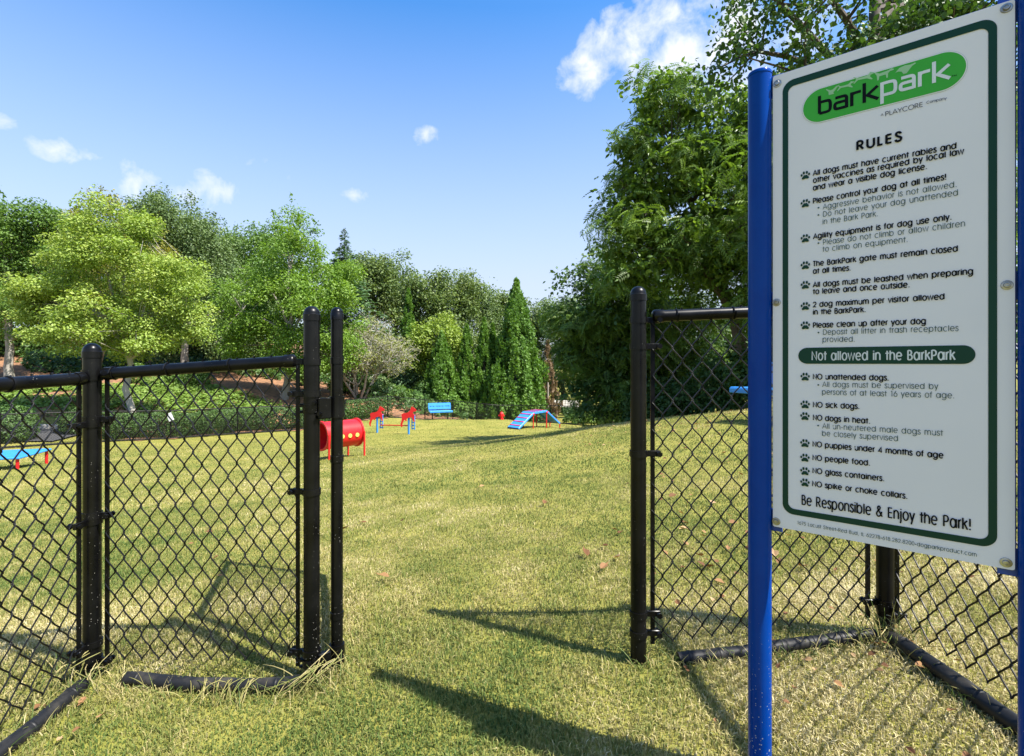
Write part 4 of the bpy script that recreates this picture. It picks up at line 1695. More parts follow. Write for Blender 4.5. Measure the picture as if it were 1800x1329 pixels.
def limb(p, q, rg, sag=.12, n=6):
    """curved limb from p to q"""
    p, q = np.asarray(p, float), np.asarray(q, float)
    L = np.linalg.norm(q - p)
    c1 = p + (q - p) * .35 + np.array([0, 0, 1]) * L * sag + rg.normal(0, .05 * L, 3)
    c2 = p + (q - p) * .7 + np.array([0, 0, 1]) * L * sag * .8 + rg.normal(0, .05 * L, 3)
    t = np.linspace(0, 1, n)[:, None]
    return (1 - t) ** 3 * p + 3 * t * (1 - t) ** 2 * c1 + 3 * t * t * (1 - t) * c2 + t ** 3 * q


def woody(root, base, top, blobs, cl, rg, r0, bark, n_limb=9, fine=True, name='trunk', stems=1, sides=8, lean=0.3, sag=.1, smin=.3):
    """trunk rising to the crown, main limbs, and thinner branches to the leaf clumps"""
    mb = MB()
    org = root.location
    base, top = np.asarray(tuple(base), float), np.asarray(tuple(top), float)
    trunks = []
    for s in range(stems):
        tp = top + (rg.normal(0, lean, 3) * [1, 1, .3] if stems > 1 else 0)
        bs = base + (rg.normal(0, .12, 3) * [1, 1, 0] if stems > 1 else 0)
        tr = limb(bs, tp, rg, .0, 9)
        H = np.linalg.norm(tp - bs)
        tr[1:-1] += rg.normal(0, .012 * H, (7, 3)) * [1, 1, 0]
        tr[0, 2] -= .3
        rad = r0 / (stems ** .4) * np.linspace(1, .25, 9)
        rad[0] *= 1.35
        mb.tube(tr, rad, sides + 2)
        trunks.append((tr, rad))
    k = min(n_limb, len(cl))
    seeds = cl[rg.choice(len(cl), k, replace=False)]
    paths = []
    for q in seeds:
        tr, rad = trunks[rg.integers(len(trunks))]
        zmin, zmax = tr[0, 2], tr[-1, 2]
        h = np.clip((q[2] - zmin) / max(zmax - zmin, .1) * rg.uniform(.5, .85), smin, .95)
        j = h * 8
        i = int(min(j, 7))
        p = tr[i] + (tr[i + 1] - tr[i]) * (j - i)
        pth = limb(p, q, rg, sag, 7)
        rr = np.interp(h, [0, 1], [rad[0] * .55, rad[-1] * .9])
        mb.tube(pth, np.linspace(rr, rr * .25, 7), sides - 1)
        paths.append((pth, rr))
    if fine:
        for q in cl:
            d = [np.linalg.norm(pt[3:] - q, axis=1).min() for pt, _ in paths]
            i = int(np.argmin(d))
            pth, rr = paths[i]
            j = 2 + int(np.argmin(np.linalg.norm(pth[2:6] - q, axis=1)))
            p = pth[j]
            if np.linalg.norm(p - q) < .05:
                continue
            mb.tube(limb(p, q, rg, .06, 4), np.linspace(rr * .32, rr * .08, 4), 4, caps=False)
    return mb.build(name, bark, root, org, True)


def broadleaf(name, label, px_base, Z, bl, leafmat, bark, r0, n_cl, cl_r, n_leaf, leaf, seed, tpl=TPL_LEAF, cat='tree', group=None, shell=2.0, up=.5, outw=.5,
              stems=1, flat=.7, top_f=.8, n_limb=10, base_z=None, depth=.9, smin=.3, n_fill=0, droop=0.0, fine=True, spikes=0):
    rg = np.random.default_rng(seed)
    base = G(px_base, Z)
    if base_z is not None:
        base.z = base_z
    root = empty(name, base, label, cat, group)
    B = blobs_px(bl, Z, rg, depth)
    cl, out = sample_blobs(B, n_cl, rg, shell)
    cen = np.mean([c for c, _ in B], axis=0)
    zt = max(c[2] + r[2] for c, r in B)
    top = np.array([cen[0] + rg.normal(0, .1), cen[1], base.z + (zt - base.z) * top_f])
    woody(root, base, top, B, cl, rg, r0, bark, n_limb, fine, stems=stems, smin=smin)
    crs = cl_r * rg.uniform(.55, 1.35, n_cl)
    w = crs ** 2
    idx = rg.choice(n_cl, n_leaf, p=w / w.sum())
    d = unit(rg, n_leaf)
    rad = rg.random(n_leaf) ** .45
    off = d * (rad * crs[idx])[:, None] * [1, 1, flat]
    pos = cl[idx] + off
    if n_fill:
        fp, fo = sample_blobs(B, n_fill, rg, 1.2)
        pos = np.concatenate([pos, fp]); d = np.concatenate([d, fo]); idx = np.concatenate([idx, rg.integers(0, n_cl, n_fill)])
    if spikes:      # thin leading shoots that break the outline
        order = np.argsort(-(cl[:, 2] + rg.normal(0, .5 * cl_r, n_cl)))[:spikes]
        m = 46
        ln = cl_r * rg.uniform(.35, 1.15, spikes)
        dirs = unit(rg, spikes) * .3 + [0, 0, 1]
        f = rg.random((spikes, m))
        sp = cl[order][:, None] + (dirs * ln[:, None])[:, None] * (f * 1.25)[..., None] + rg.normal(0, .12 * cl_r, (spikes, m, 3)) * (1.25 - f)[..., None]
        pos = np.concatenate([pos, sp.reshape(-1, 3)]); d = np.concatenate([d, unit(rg, spikes * m)]); idx = np.concatenate([idx, np.repeat(order, m)])
    n = len(pos)
    nrm = unit(rg, n) * .75 + d * outw + np.array([0, 0, up])
    upv = unit(rg, n) + d * .6 + np.array([0, 0, -droop])
    R = rot_from(nrm, upv, rg)
    tint = np.clip(rg.random(n_cl)[idx] * .35 + rg.random(n) * .65, 0, 1)
    scatter('crown', tpl, pos, R, leaf * rg.uniform(.6, 1.3, n), tint, leafmat, root, base)
    return root


def arborvitae(name, label, px, Z, top_py, w_px, leafmat, n, seed, group=None, base_py=None, lean=0.0, leaf=.22, bark=None):
    n, leaf = int(n * 1.9), leaf * .70
    rg = np.random.default_rng(seed)
    base = G(px, Z)
    root = empty(name, base, label, 'tree', group)
    top = P(px, top_py, Z).z
    H = top - base.z
    R = w_px / F * Z / 2
    npl = int(n / 55)
    t = rg.random(npl) ** 1.25
    ang = rg.uniform(0, 6.283, npl)
    rid = 1 + .16 * np.sin(ang * 5 + t * 9 + seed) + .12 * np.sin(ang * 3 - t * 14)
    prof = np.where(t < .12, .72 + t / .12 * .28, (1 - (t - .12) / .88) ** .82)
    rr = R * prof * rid * rg.uniform(.62, 1.0, npl)
    c = np.stack([rr * np.cos(ang), rr * np.sin(ang), t * H * .96], 1)
    c[:, 0] += lean * t * H
    per = n // npl
    idx = np.repeat(np.arange(npl), per)
    m = len(idx)
    d = unit(rg, m)
    pl_w = R * .17 * (1 - .55 * t[idx])
    pl_h = R * .42 * (1 - .4 * t[idx])
    u = rg.random(m)
    off = d * (rg.random(m) ** .5)[:, None] * np.stack([pl_w, pl_w, pl_h], 1)
    off[:, 2] += pl_h * .5
    taper = 1 - .5 * np.clip(off[:, 2] / (pl_h * 1.6), 0, 1)
    off[:, :2] *= taper[:, None]
    pos = np.array(base) + c[idx] + off
    outv = np.stack([np.cos(ang[idx]), np.sin(ang[idx]), np.zeros(m)], 1)
    upv = np.array([0, 0, 1.0]) + outv * .55 + unit(rg, m) * .45
    nrm = outv + unit(rg, m) * .8
    Rm = rot_from(nrm, upv, rg)
    tint = np.clip(rg.random(npl)[idx] * .5 + rg.random(m) * .5, 0, 1)
    mb = MB()
    mb.tube([base - UP * .3, base + UP * H * .5, base + UP * H * .93], [R * .09 + .03, R * .05 + .02, .01], 7)
    mb.build('trunk', bark or BARK_DARK, root, base, True)
    scatter('crown', TPL_SPRAY, pos, Rm, leaf * rg.uniform(.6, 1.25, m), tint, leafmat, root, base)
    return root


def layered_conifer(name, label, px, Z, top_py, w_px, leafmat, n_br, seed, leaf=.3, sparse_top=.25, base_z=None):
    rg = np.random.default_rng(seed)
    base = G(px, Z)
    root = empty(name, base, label, 'tree')
    top = P(px, top_py, Z).z
    H = top - base.z
    R = w_px / F * Z / 2
    mb = MB()
    mb.tube([base - UP * .3, base + UP * H * .5, base + UP * H], [.22, .13, .02], 8)
    pos, upv, nrm, lsz = [], [], [], []
    for k in range(n_br):
        t = 1 - (k + rg.random() * 1.5) / n_br * .72
        a = rg.uniform(0, 6.283)
        L = R * (1 - t) ** 1.05 * rg.uniform(.6, 1.15) + .10
        z = base.z + t * H
        tt = np.linspace(0, 1, 6)
        d = np.array([math.cos(a), math.sin(a)])
        pth = np.stack([base.x + d[0] * L * tt, base.y + d[1] * L * tt, z + L * (.16 * tt - .42 * tt ** 2)], 1)
        mb.tube(pth, np.linspace(.04 * L / R + .012, .006, 6), 4, caps=False)
        m = int(4 + 75 * L / R)
        f = rg.random(m) ** .8
        lsz.append(np.full(m, min(1.0, .35 + .45 * L)))
        q = np.stack([np.interp(f, tt, pth[:, i]) for i in range(3)], 1)
        side = rg.normal(0, .20 * L + .06, m)[:, None] * (1 - .6 * f)[:, None]
        q[:, 0] += (-d[1] * side)[:, 0]
        q[:, 1] += (d[0] * side)[:, 0]
        q[:, 2] += rg.normal(0, .05, m) - np.abs(side[:, 0]) * .25
        pos.append(q)
        upv.append(np.tile([d[0], d[1], -.25], (m, 1)) + unit(rg, m) * .6)
        nrm.append(np.tile([0, 0, 1.0], (m, 1)) + unit(rg, m) * .5)
    mb.build('trunk', BARK_DARK, root, base, True)
    pos, upv, nrm = np.concatenate(pos), np.concatenate(upv), np.concatenate(nrm)
    n = len(pos)
    scatter('crown', TPL_SPRAY, pos, rot_from(nrm, upv, rg), leaf * np.concatenate(lsz) * rg.uniform(.6, 1.2, n), rg.random(n), leafmat, root, base)
    return root


def twiggy(name, label, px, Z, bl, seed, leafmat, n_leaf=3500, leaf=.11):
    rg = np.random.default_rng(seed)
    base = G(px, Z)
    root = empty(name, base, label, 'tree')
    B = blobs_px(bl, Z, rg)
    cen = np.mean([c for c, _ in B], axis=0)
    mb = MB()
    tips = []
    def grow(p, d, L, r, lev):
        n = 5
        pts = [p]
        for k in range(n):
            d = d + rg.normal(0, .13, 3) + np.array([0, 0, .05 if lev < 2 else .015])
            d /= np.linalg.norm(d)
            pts.append(pts[-1] + d * L / n)
        pts = np.array(pts)
        mb.tube(pts, np.linspace(r, r * .55, n + 1), (7, 6, 4, 3, 3)[lev], caps=False)
        if lev == 4:
            tips.extend(pts[1:])
            return
        nc = (5, 5, 5, 5)[lev]
        for k in range(nc):
            j = rg.integers(2, n + 1) if k else n
            ax = unit(rg, 1)[0]
            nd = d * .8 + ax * (.70 if lev < 3 else .85)
            nd[2] = nd[2] * .8 + .08
            nd /= np.linalg.norm(nd)
            grow(pts[j], nd, L * rg.uniform(.5, .74), r * (.55 if k else .6), lev + 1)
    H = cen[2] - base.z
    for k in range(5):
        a = rg.uniform(0, 6.28)
        d = np.array([math.cos(a) * .42 + .12, math.sin(a) * .3, 1.0])
        grow(np.array(base) + np.array([math.cos(a) * .12, math.sin(a) * .12, -.2]), d / np.linalg.norm(d), H * .66, .085, 0)
    mb.build('trunk', BARK_PALE, root, base, True)
    tips = np.array(tips)
    pos = tips[rg.integers(0, len(tips), n_leaf)] + rg.normal(0, .06, (n_leaf, 3))
    scatter('crown', TPL_LEAF, pos, rot_from(unit(rg, n_leaf) + [0, 0, .4], unit(rg, n_leaf), rg), leaf * rg.uniform(.6, 1.3, n_leaf), rg.random(n_leaf), leafmat, root, base)
    return root


def shrub(name, label, px, py, Z, rx, ry, leafmat, n, leaf, seed, group=None, cat='shrub', clipped=False, loc=None):
    """bush resting on the ground; rx, ry half width and half height in m"""
    rg = np.random.default_rng(seed)
    base = loc or G(px, Z)
    root = empty(name, base, label, cat, group)
    n_cl = 26
    d = unit(rg, n)
    if clipped:
        rad = 1 - rg.random(n) ** 2 * .22
        s = 1 + .05 * np.sin(d[:, 0] * 7 + seed) + .05 * np.sin(d[:, 2] * 9)
        pos = d * rad[:, None] * s[:, None] * [rx, rx * .9, ry]
    else:
        cd = unit(rg, n_cl)
        cc = cd * (rg.random(n_cl) ** .5 * .78)[:, None] * [rx, rx * .9, ry]
        idx = rg.integers(0, n_cl, n)
        pos = cc[idx] + d * (rg.random(n) ** .45 * min(rx, ry) * .42)[:, None]
    pos[:, 2] = np.maximum(pos[:, 2] + ry * .9, .02 * ry + rg.random(n) * .1 * ry)
    mb = MB()
    for k in range(5):
        a = k * 1.26 + rg.random()
        q = np.array([math.cos(a) * rx * .55, math.sin(a) * rx * .5, ry * 1.2])
        mb.tube(limb((math.cos(a) * .06, math.sin(a) * .06, -.1), q, rg, .1, 5), np.linspace(.03, .008, 5) * max(rx, .4), 5, caps=False)
    mb.build('stem', BARK_DARK, root)
    nrm = d * .9 + unit(rg, n) * .6 + [0, 0, .3]
    scatter('foliage', TPL_LEAF, pos, rot_from(nrm, unit(rg, n) + d * .5, rg), leaf * rg.uniform(.6, 1.3, n), rg.random(n), leafmat, root)
    return root


# leaf palettes
LF_BRIGHT = mat_leaf('leaf_yellow_green', [(0, (0.115, 0.196, 0.029)), (.35, (0.218, 0.316, 0.057)), (.7, (0.333, 0.414, 0.092)), (.94, (0.460, 0.494, 0.149)), (1, (0.552, 0.368, 0.081))], .38)
LF_OLIVE = mat_leaf('leaf_olive_gold', [(0, (0.095, 0.135, 0.024)), (.5, (0.203, 0.223, 0.041)), (.85, (0.338, 0.284, 0.054)), (1, (0.486, 0.270, 0.068))], .35)
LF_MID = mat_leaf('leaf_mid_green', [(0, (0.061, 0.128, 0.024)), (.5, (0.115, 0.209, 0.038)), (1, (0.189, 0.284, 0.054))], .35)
LF_FRESH = mat_leaf('leaf_fresh_green', [(0, (0.081, 0.163, 0.022)), (.5, (0.156, 0.269, 0.035)), (1, (0.250, 0.350, 0.056))], .4)
LF_GREY = mat_leaf('leaf_grey_green', [(0, (0.072, 0.120, 0.042)), (.5, (0.120, 0.184, 0.061)), (1, (0.192, 0.256, 0.088))], .28)
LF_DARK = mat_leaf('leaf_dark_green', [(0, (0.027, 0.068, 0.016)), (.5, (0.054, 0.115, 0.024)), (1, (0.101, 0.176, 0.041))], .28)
LF_OAK = mat_leaf('leaf_oak', [(0, (0.061, 0.109, 0.029)), (.5, (0.112, 0.168, 0.042)), (.9, (0.192, 0.240, 0.064)), (1, (0.320, 0.256, 0.080))], .28, pscale=.3)
LF_ARB = mat_leaf('leaf_arborvitae', [(0, (.055, .125, .018)), (.5, (.105, .215, .028)), (.93, (.18, .30, .045)), (1, (.24, .22, .07))], .3)
LF_CEDAR = mat_leaf('leaf_cedar', [(0, (0.052, 0.111, 0.046)), (.5, (0.085, 0.163, 0.065)), (1, (0.130, 0.221, 0.078))], .25)
LF_DEAD = mat_leaf('leaf_dead', [(0, (.14, .09, .05)), (.5, (.24, .16, .095)), (1, (.33, .25, .16))], .2)
LF_SPARSE = mat_leaf('leaf_sparse', [(0, (.15, .17, .05)), (.5, (.22, .25, .07)), (.88, (.32, .30, .10)), (1, (.42, .22, .09))], .3)
LF_SUMAC = mat_leaf('leaf_sumac', [(0, (0.054, 0.114, 0.019)), (.45, (0.108, 0.192, 0.029)), (.85, (0.198, 0.300, 0.048)), (.94, (0.300, 0.360, 0.072)), (.97, (0.504, 0.432, 0.096)), (1, (0.504, 0.228, 0.072))], .36, .42, .45)
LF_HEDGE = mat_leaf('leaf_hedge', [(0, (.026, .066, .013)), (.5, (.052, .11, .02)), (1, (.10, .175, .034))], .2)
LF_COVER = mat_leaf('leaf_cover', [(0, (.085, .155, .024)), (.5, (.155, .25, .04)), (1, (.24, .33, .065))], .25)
LF_YSHRUB = mat_leaf('leaf_lime', [(0, (0.132, 0.209, 0.028)), (.5, (0.220, 0.308, 0.044)), (1, (0.330, 0.396, 0.066))], .35)

# --- left group
broadleaf('shade_tree', 'pale yellow-green broad tree leaning over the hedge behind the left fence post', 222, 21.9,
          [(205, 480, 105, 85), (105, 515, 80, 60), (295, 505, 75, 60), (190, 580, 120, 52), (325, 585, 45, 38), (88, 570, 62, 42), (205, 412, 75, 45), (60, 540, 40, 34), (250, 600, 80, 40)],
          LF_BRIGHT, BARK_PALE, .155, 170, .72, 62000, .115, 11, up=.75, flat=.55, n_limb=14, smin=.42, top_f=.72, spikes=22)
broadleaf('tall_tree', 'tall green tree cut off by the left edge of the picture', 20, 27.5,
          [(30, 400, 55, 55), (0, 460, 60, 70), (62, 395, 25, 45), (20, 545, 60, 50), (-60, 480, 70, 90), (80, 470, 28, 40)],
          LF_MID, BARK_GREY, .22, 120, .9, 44000, .14, 12, n_limb=12, spikes=16)
broadleaf('tall_tree', 'olive gold tinged tree top rising behind the pale yellow-green tree', 165, 31,
          [(150, 425, 62, 55), (205, 395, 55, 45), (120, 455, 50, 50), (240, 440, 60, 60), (165, 520, 90, 70)],
          LF_OLIVE, BARK_GREY, .2, 120, .95, 40000, .14, 13, spikes=26)
broadleaf('tall_tree', 'large grey-green tree with upright twigs, tallest on the left skyline', 330, 33,
          [(300, 390, 62, 50), (255, 380, 40, 40), (345, 430, 55, 60), (385, 480, 45, 70), (320, 480, 80, 80), (400, 560, 50, 70), (290, 560, 70, 60)],
          LF_GREY, BARK_GREY, .24, 160, 1.0, 60000, .15, 14, up=.5, flat=1.25, spikes=46)
broadleaf('tall_tree', 'deep green tree with a dark hollow crown, right of the tallest left tree', 440, 37,
          [(430, 425, 45, 32), (475, 430, 40, 38), (400, 440, 28, 34), (450, 500, 70, 45), (440, 570, 60, 60)],
          LF_MID, BARK_DARK, .22, 90, 1.0, 26000, .17, 15, spikes=16)
broadleaf('maple_tree', 'fresh green spreading tree with a spiky top behind the gatepost', 498, 28.5,
          [(512, 455, 60, 60), (470, 520, 70, 55), (560, 500, 65, 65), (520, 560, 95, 60), (440, 580, 60, 50), (590, 555, 45, 55), (512, 412, 22, 34), (430, 545, 40, 40), (560, 610, 80, 40)],
          LF_FRESH, BARK_GREY, .2, 170, .80, 52000, .135, 16, up=.6, flat=.65, n_limb=14, smin=.35, spikes=40)
twiggy('bare_tree', 'thin crowned multi-stem tree with grey twigs and few leaves', 632, 31.0, [(690, 600, 80, 70), (650, 585, 60, 60)], 17, LF_SPARSE, 11000, .115)

# --- dark wood behind on the left
for k, (px, Z, bl, mt, lab) in enumerate([
        (70, 40, [(60, 560, 80, 60), (30, 620, 70, 40), (120, 610, 60, 50), (90, 500, 70, 60)], LF_DARK, 'dark tree filling the gap under the olive gold tree top'),
        (215, 42, [(215, 600, 80, 55), (260, 560, 70, 60), (180, 540, 60, 60)], LF_DARK, 'shaded dark tree right behind the pale yellow-green tree'),
        (345, 41, [(345, 600, 70, 50), (400, 590, 60, 60), (330, 530, 70, 60)], LF_DARK, 'dark evergreen below the tallest left tree, above the straw bank'),
        (-60, 36, [(-80, 420, 120, 110), (-60, 560, 110, 90)], LF_MID, 'green tree beyond the left edge behind the cut-off tree'),
        (470, 44, [(470, 470, 70, 50), (430, 520, 70, 60), (520, 520, 60, 60)], LF_MID, 'green tree filling the gap behind the fresh green spreading tree'),
        (370, 45, [(370, 470, 70, 60), (300, 480, 70, 70), (400, 540, 60, 60)], LF_GREY, 'grey-green tree mass behind the tallest left tree'),
        (100, 46, [(90, 470, 80, 60), (170, 450, 70, 60), (20, 470, 60, 70)], LF_MID, 'green tree behind the cut-off tree and the olive tree top'),
        (560, 42, [(590, 610, 60, 45), (540, 640, 60, 40), (640, 640, 50, 40)], LF_DARK, 'dark tree low behind the twiggy bare tree')]):
    broadleaf('woodland_tree', lab, px, Z, bl, mt, BARK_DARK, .2, 60, 1.05, 11000, .26, 30 + k, shell=1.6, n_fill=1500)

layered_conifer('cedar_tree', 'blue-green layered conifer whose bare tip stands above the treeline', 606, 42, 402, 230, LF_CEDAR, 230, 41, .30)

# --- far oak wood, each crown its own tree
OAKS = [(648, 52, [(645, 470, 38, 34), (625, 500, 40, 40), (660, 520, 45, 45)], 'rounded oak crown right of the conifer tip'),
        (692, 55, [(690, 482, 36, 34), (715, 520, 45, 45), (680, 540, 50, 50)], 'oak with the highest rounded crown in the middle wood'),
        (745, 50, [(735, 520, 45, 42), (765, 515, 38, 38), (750, 570, 60, 50)], 'broad oak in front of the middle wood, above the lime shrub'),
        (795, 56, [(790, 512, 42, 40), (820, 520, 36, 38), (800, 570, 60, 50)], 'oak with an even dome left of the twin evergreens'),
        (838, 60, [(842, 528, 32, 38), (865, 545, 30, 30), (850, 590, 50, 50)], 'grey-green oak behind the twin pointed evergreens'),
        (885, 62, [(880, 545, 36, 32), (900, 590, 50, 50)], 'oak half hidden by the tallest pointed evergreen'),
        (945, 62, [(940, 560, 34, 36), (965, 575, 40, 40), (950, 640, 50, 60)], 'oak right of the tallest pointed evergreen'),
        (990, 58, [(985, 555, 32, 30), (1005, 580, 40, 50), (990, 660, 50, 50)], 'small oak at the lowest dip of the skyline'),
        (1030, 54, [(1030, 590, 60, 60), (1060, 650, 60, 60)], 'shaded oak beyond the shelter roof'),
        (1100, 52, [(1100, 560, 80, 80), (1140, 640, 80, 70)], 'dark oak behind the tall domed gatepost'),
        (1230, 52, [(1230, 560, 90, 80), (1280, 650, 90, 70)], 'dark oak behind the chain link right of the gate'),
        (700, 46, [(700, 620, 60, 60), (760, 640, 60, 50)], 'low oak behind the twiggy bare tree and lime shrub'),
        (860, 54, [(830, 640, 70, 60), (900, 650, 60, 60)], 'low oak filling the gaps between pointed evergreens')]
for k, (px, Z, bl, lab) in enumerate(OAKS):
    broadleaf('oak_tree', lab, px, Z, bl, (LF_OAK, LF_GREY, LF_OAK)[k % 3], BARK_DARK, .25, 75, 1.15, 12000, .27, 60 + k, group='oaks of the far wood', shell=1.8, flat=.75, n_fill=800)

# --- evergreens by the far fence
ARB = 'pointed evergreens by the far fence'
arborvitae('arborvitae', 'slim pointed evergreen tip standing above the twiggy tree', 718, 42, 508, 48, LF_ARB, 5500, 81, ARB)
arborvitae('arborvitae', 'soft pointed evergreen in front of the lime yellow tree', 776, 36.5, 590, 74, LF_ARB, 8000, 82, ARB)
arborvitae('arborvitae', 'slender pointed evergreen left of the twin topped one', 820, 37.2, 570, 52, LF_ARB, 6500, 83, ARB)
arborvitae('arborvitae', 'twin topped pointed evergreen, taller left tip', 851, 37.4, 562, 56, LF_ARB, 7500, 84, ARB)
arborvitae('arborvitae', 'narrow right tip of the twin topped evergreen', 866, 38.6, 568, 40, LF_ARB, 5500, 85, ARB)
arborvitae('arborvitae', 'tallest and widest pointed evergreen, directly left of the shelter', 908, 37, 498, 108, LF_ARB, 17000, 86, ARB, leaf=.24)
arborvitae('arborvitae', 'low rounded evergreen foot left of the tallest pointed one', 868, 36.2, 648, 60, LF_ARB, 5500, 87, ARB)
arborvitae('dead_conifer', 'brown dying narrow conifer between the tallest evergreen and the shelter', 963, 39, 600, 44, LF_DEAD, 3800, 88, None, bark=BARK_GREY)
broadleaf('small_tree', 'lime yellow leafy tree between bare tree and pointed evergreens', 768, 38.5, [(765, 590, 36, 34), (738, 612, 30, 36), (790, 612, 28, 40), (758, 645, 40, 36)],
          LF_YSHRUB, BARK_GREY, .12, 60, .8, 11000, .2, 90)

# --- right: the big sumac-like tree and its neighbours
SUMAC = [
    ('big dark leafy tree with feathery drooping leaves right of the gateway', 1352, 14.4,
     [(1160, 165, 58, 50), (1235, 245, 85, 80), (1165, 300, 75, 62), (1115, 375, 52, 42), (1215, 400, 120, 80), (1320, 330, 110, 110), (1080, 398, 32, 28), (1150, 470, 90, 60), (1290, 480, 110, 80), (1058, 355, 18, 18), (1330, 220, 70, 70), (1100, 330, 36, 26), (1120, 235, 34, 40)],
     .2, 190, .60, 8200, .66, 101, 17000, 1.0),
    ('lower dark feathery tree reaching left over the far fence', 1150, 18.0,
     [(1010, 490, 36, 30), (1060, 470, 46, 38), (1040, 560, 56, 56), (1110, 540, 80, 70), (1080, 630, 66, 52), (1160, 600, 90, 80), (1020, 620, 30, 34), (1070, 690, 60, 36), (1140, 690, 70, 44)],
     .16, 130, .75, 6500, .70, 102, 15000, .95),
    ('dense dark tree hidden behind the rules sign', 1480, 12.5,
     [(1400, 360, 120, 120), (1520, 330, 140, 130), (1450, 500, 140, 90), (1600, 480, 140, 110), (1700, 300, 130, 140), (1380, 560, 90, 60)],
     .2, 110, .8, 3400, .8, 103, 5000, .8)]
for lab, px, Z, bl, r0, ncl, clr, nfr, lf, sd, nov, dep in SUMAC:
    rt = broadleaf('sumac_tree', lab, px, Z, bl, LF_SUMAC, BARK_DARK, r0, ncl, clr, nfr, lf, sd, TPL_FROND, depth=dep, up=.8, outw=.7, flat=.75, n_limb=16, droop=.15, n_fill=300, smin=.25)
    rg_ = np.random.default_rng(sd)
    B_px = blobs_px(bl, Z, rg_, dep)
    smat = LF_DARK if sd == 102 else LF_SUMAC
    cl_, _o = sample_blobs(B_px, ncl + 60, np.random.default_rng(sd + 500), 2.4)
    ix = rg_.integers(0, len(cl_), nov)
    dd = unit(rg_, nov)
    ps = cl_[ix] + dd * (rg_.random(nov) ** .5 * clr * rg_.uniform(.5, 1.1, len(cl_))[ix])[:, None] * [1, 1, .7]
    scatter('leafy_outer_crown', TPL_OVAL, ps, rot_from(unit(rg_, nov) * .8 + dd * .4 + [0, 0, .6], unit(rg_, nov) + [0, 0, -.5], rg_), .15 * rg_.uniform(.6, 1.3, nov), rg_.random(nov), smat, rt, rt.location)
broadleaf('tall_tree', 'open branched tree overhead with small hanging leaves above the sign', 1560, 9.2,
          [(1300, 60, 62, 40), (1270, 110, 42, 34), (1380, 40, 70, 40), (1450, 90, 80, 44), (1560, 60, 80, 60), (1640, 40, 80, 50), (1345, 155, 55, 30), (1480, -40, 120, 60), (1330, -20, 80, 50), (1420, 150, 80, 34), (1700, 10, 90, 60), (1600, 60, 130, 80, 6.4), (1720, 120, 140, 90, 5.8), (1740, 215, 140, 120, 6.35), (1520, 130, 90, 50), (1610, 95, 80, 50), (1670, 50, 80, 50)],  # lobes with a depth offset: added behind the sign to shade the bench
          LF_DARK, BARK_DARK, .19, 230, .38, 19000, .105, 104, TPL_OVAL, depth=1.1, up=.2, outw=.3, flat=.9, n_limb=20, droop=.8, smin=.5, top_f=.95)
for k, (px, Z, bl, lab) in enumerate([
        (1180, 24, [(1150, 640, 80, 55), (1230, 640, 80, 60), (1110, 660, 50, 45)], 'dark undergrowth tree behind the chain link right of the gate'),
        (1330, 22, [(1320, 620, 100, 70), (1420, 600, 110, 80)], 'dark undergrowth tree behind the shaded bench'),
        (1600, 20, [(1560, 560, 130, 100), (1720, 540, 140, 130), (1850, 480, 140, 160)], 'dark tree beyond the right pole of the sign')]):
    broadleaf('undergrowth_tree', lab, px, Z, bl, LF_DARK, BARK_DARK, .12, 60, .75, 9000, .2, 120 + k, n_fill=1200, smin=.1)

shrub('leafy_bush', 'bright leafy bush beyond the lawn edge beside the tall domed gatepost', 1068, 0, 33.2, 1.75, .68, LF_COVER, 4200, .17, 130)
shrub('leafy_bush', 'low bush behind the foot of the ramp under the shelter', 1012, 0, 35.6, 1.1, .42, LF_MID, 2600, .15, 131)
shrub('leafy_bush', 'tall leafy bush catching light below the dark feathery tree', 1100, 0, 32.5, 1.5, 1.5, LF_MID, 4200, .14, 132)
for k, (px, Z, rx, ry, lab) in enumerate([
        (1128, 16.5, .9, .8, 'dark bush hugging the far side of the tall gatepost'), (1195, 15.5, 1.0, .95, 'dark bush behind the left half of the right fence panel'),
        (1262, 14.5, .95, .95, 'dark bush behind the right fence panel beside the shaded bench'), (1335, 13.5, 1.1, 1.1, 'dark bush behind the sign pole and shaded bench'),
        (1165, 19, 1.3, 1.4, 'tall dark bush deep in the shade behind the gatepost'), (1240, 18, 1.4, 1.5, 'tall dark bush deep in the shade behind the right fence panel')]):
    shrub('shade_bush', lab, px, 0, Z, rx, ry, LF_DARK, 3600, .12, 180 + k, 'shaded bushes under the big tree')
shrub('leafy_bush', 'shaded bush at the end of the lawn behind the ramp', 1040, 0, 36.5, 1.3, .7, LF_DARK, 2400, .14, 133)

# --- shrubs behind the far fence
for k, (px, Z, rx, ry, mt, lab) in enumerate([
        (606, 31.5, 1.1, .6, LF_MID, 'green shrub behind the fence left of the twiggy tree'), (660, 33, 1.2, .6, LF_GREY, 'grey-green shrub behind the fence right of the twiggy stems'),
        (705, 34, 1.1, .6, LF_MID, 'shrub behind the fence left of the blue bench'), (745, 36, 1.1, .9, LF_DARK, 'dark shrub behind the blue bench'),
        (796, 34.4, .8, .8, LF_ARB, 'rounded evergreen bush right of the blue bench'), (828, 36, .8, .7, LF_MID, 'bush behind the fence between bench and hydrant'),
        (630, 37, 1.6, 1.6, LF_DARK, 'dark bush behind the stems of the twiggy tree'), (720, 39, 1.6, 1.5, LF_CEDAR, 'juniper bush below the slim evergreen tip'),
        (540, 33, 1.4, 1.0, LF_MID, 'shrub on the straw bank behind the gatepost'), (1000, 44, 1.2, .5, LF_DARK, 'dark bush in front of the shelter posts')]):
    shrub('shrub', lab, px, 0, Z, rx, ry, mt, 2600, .17, 140 + k, 'shrubs behind the far fence')
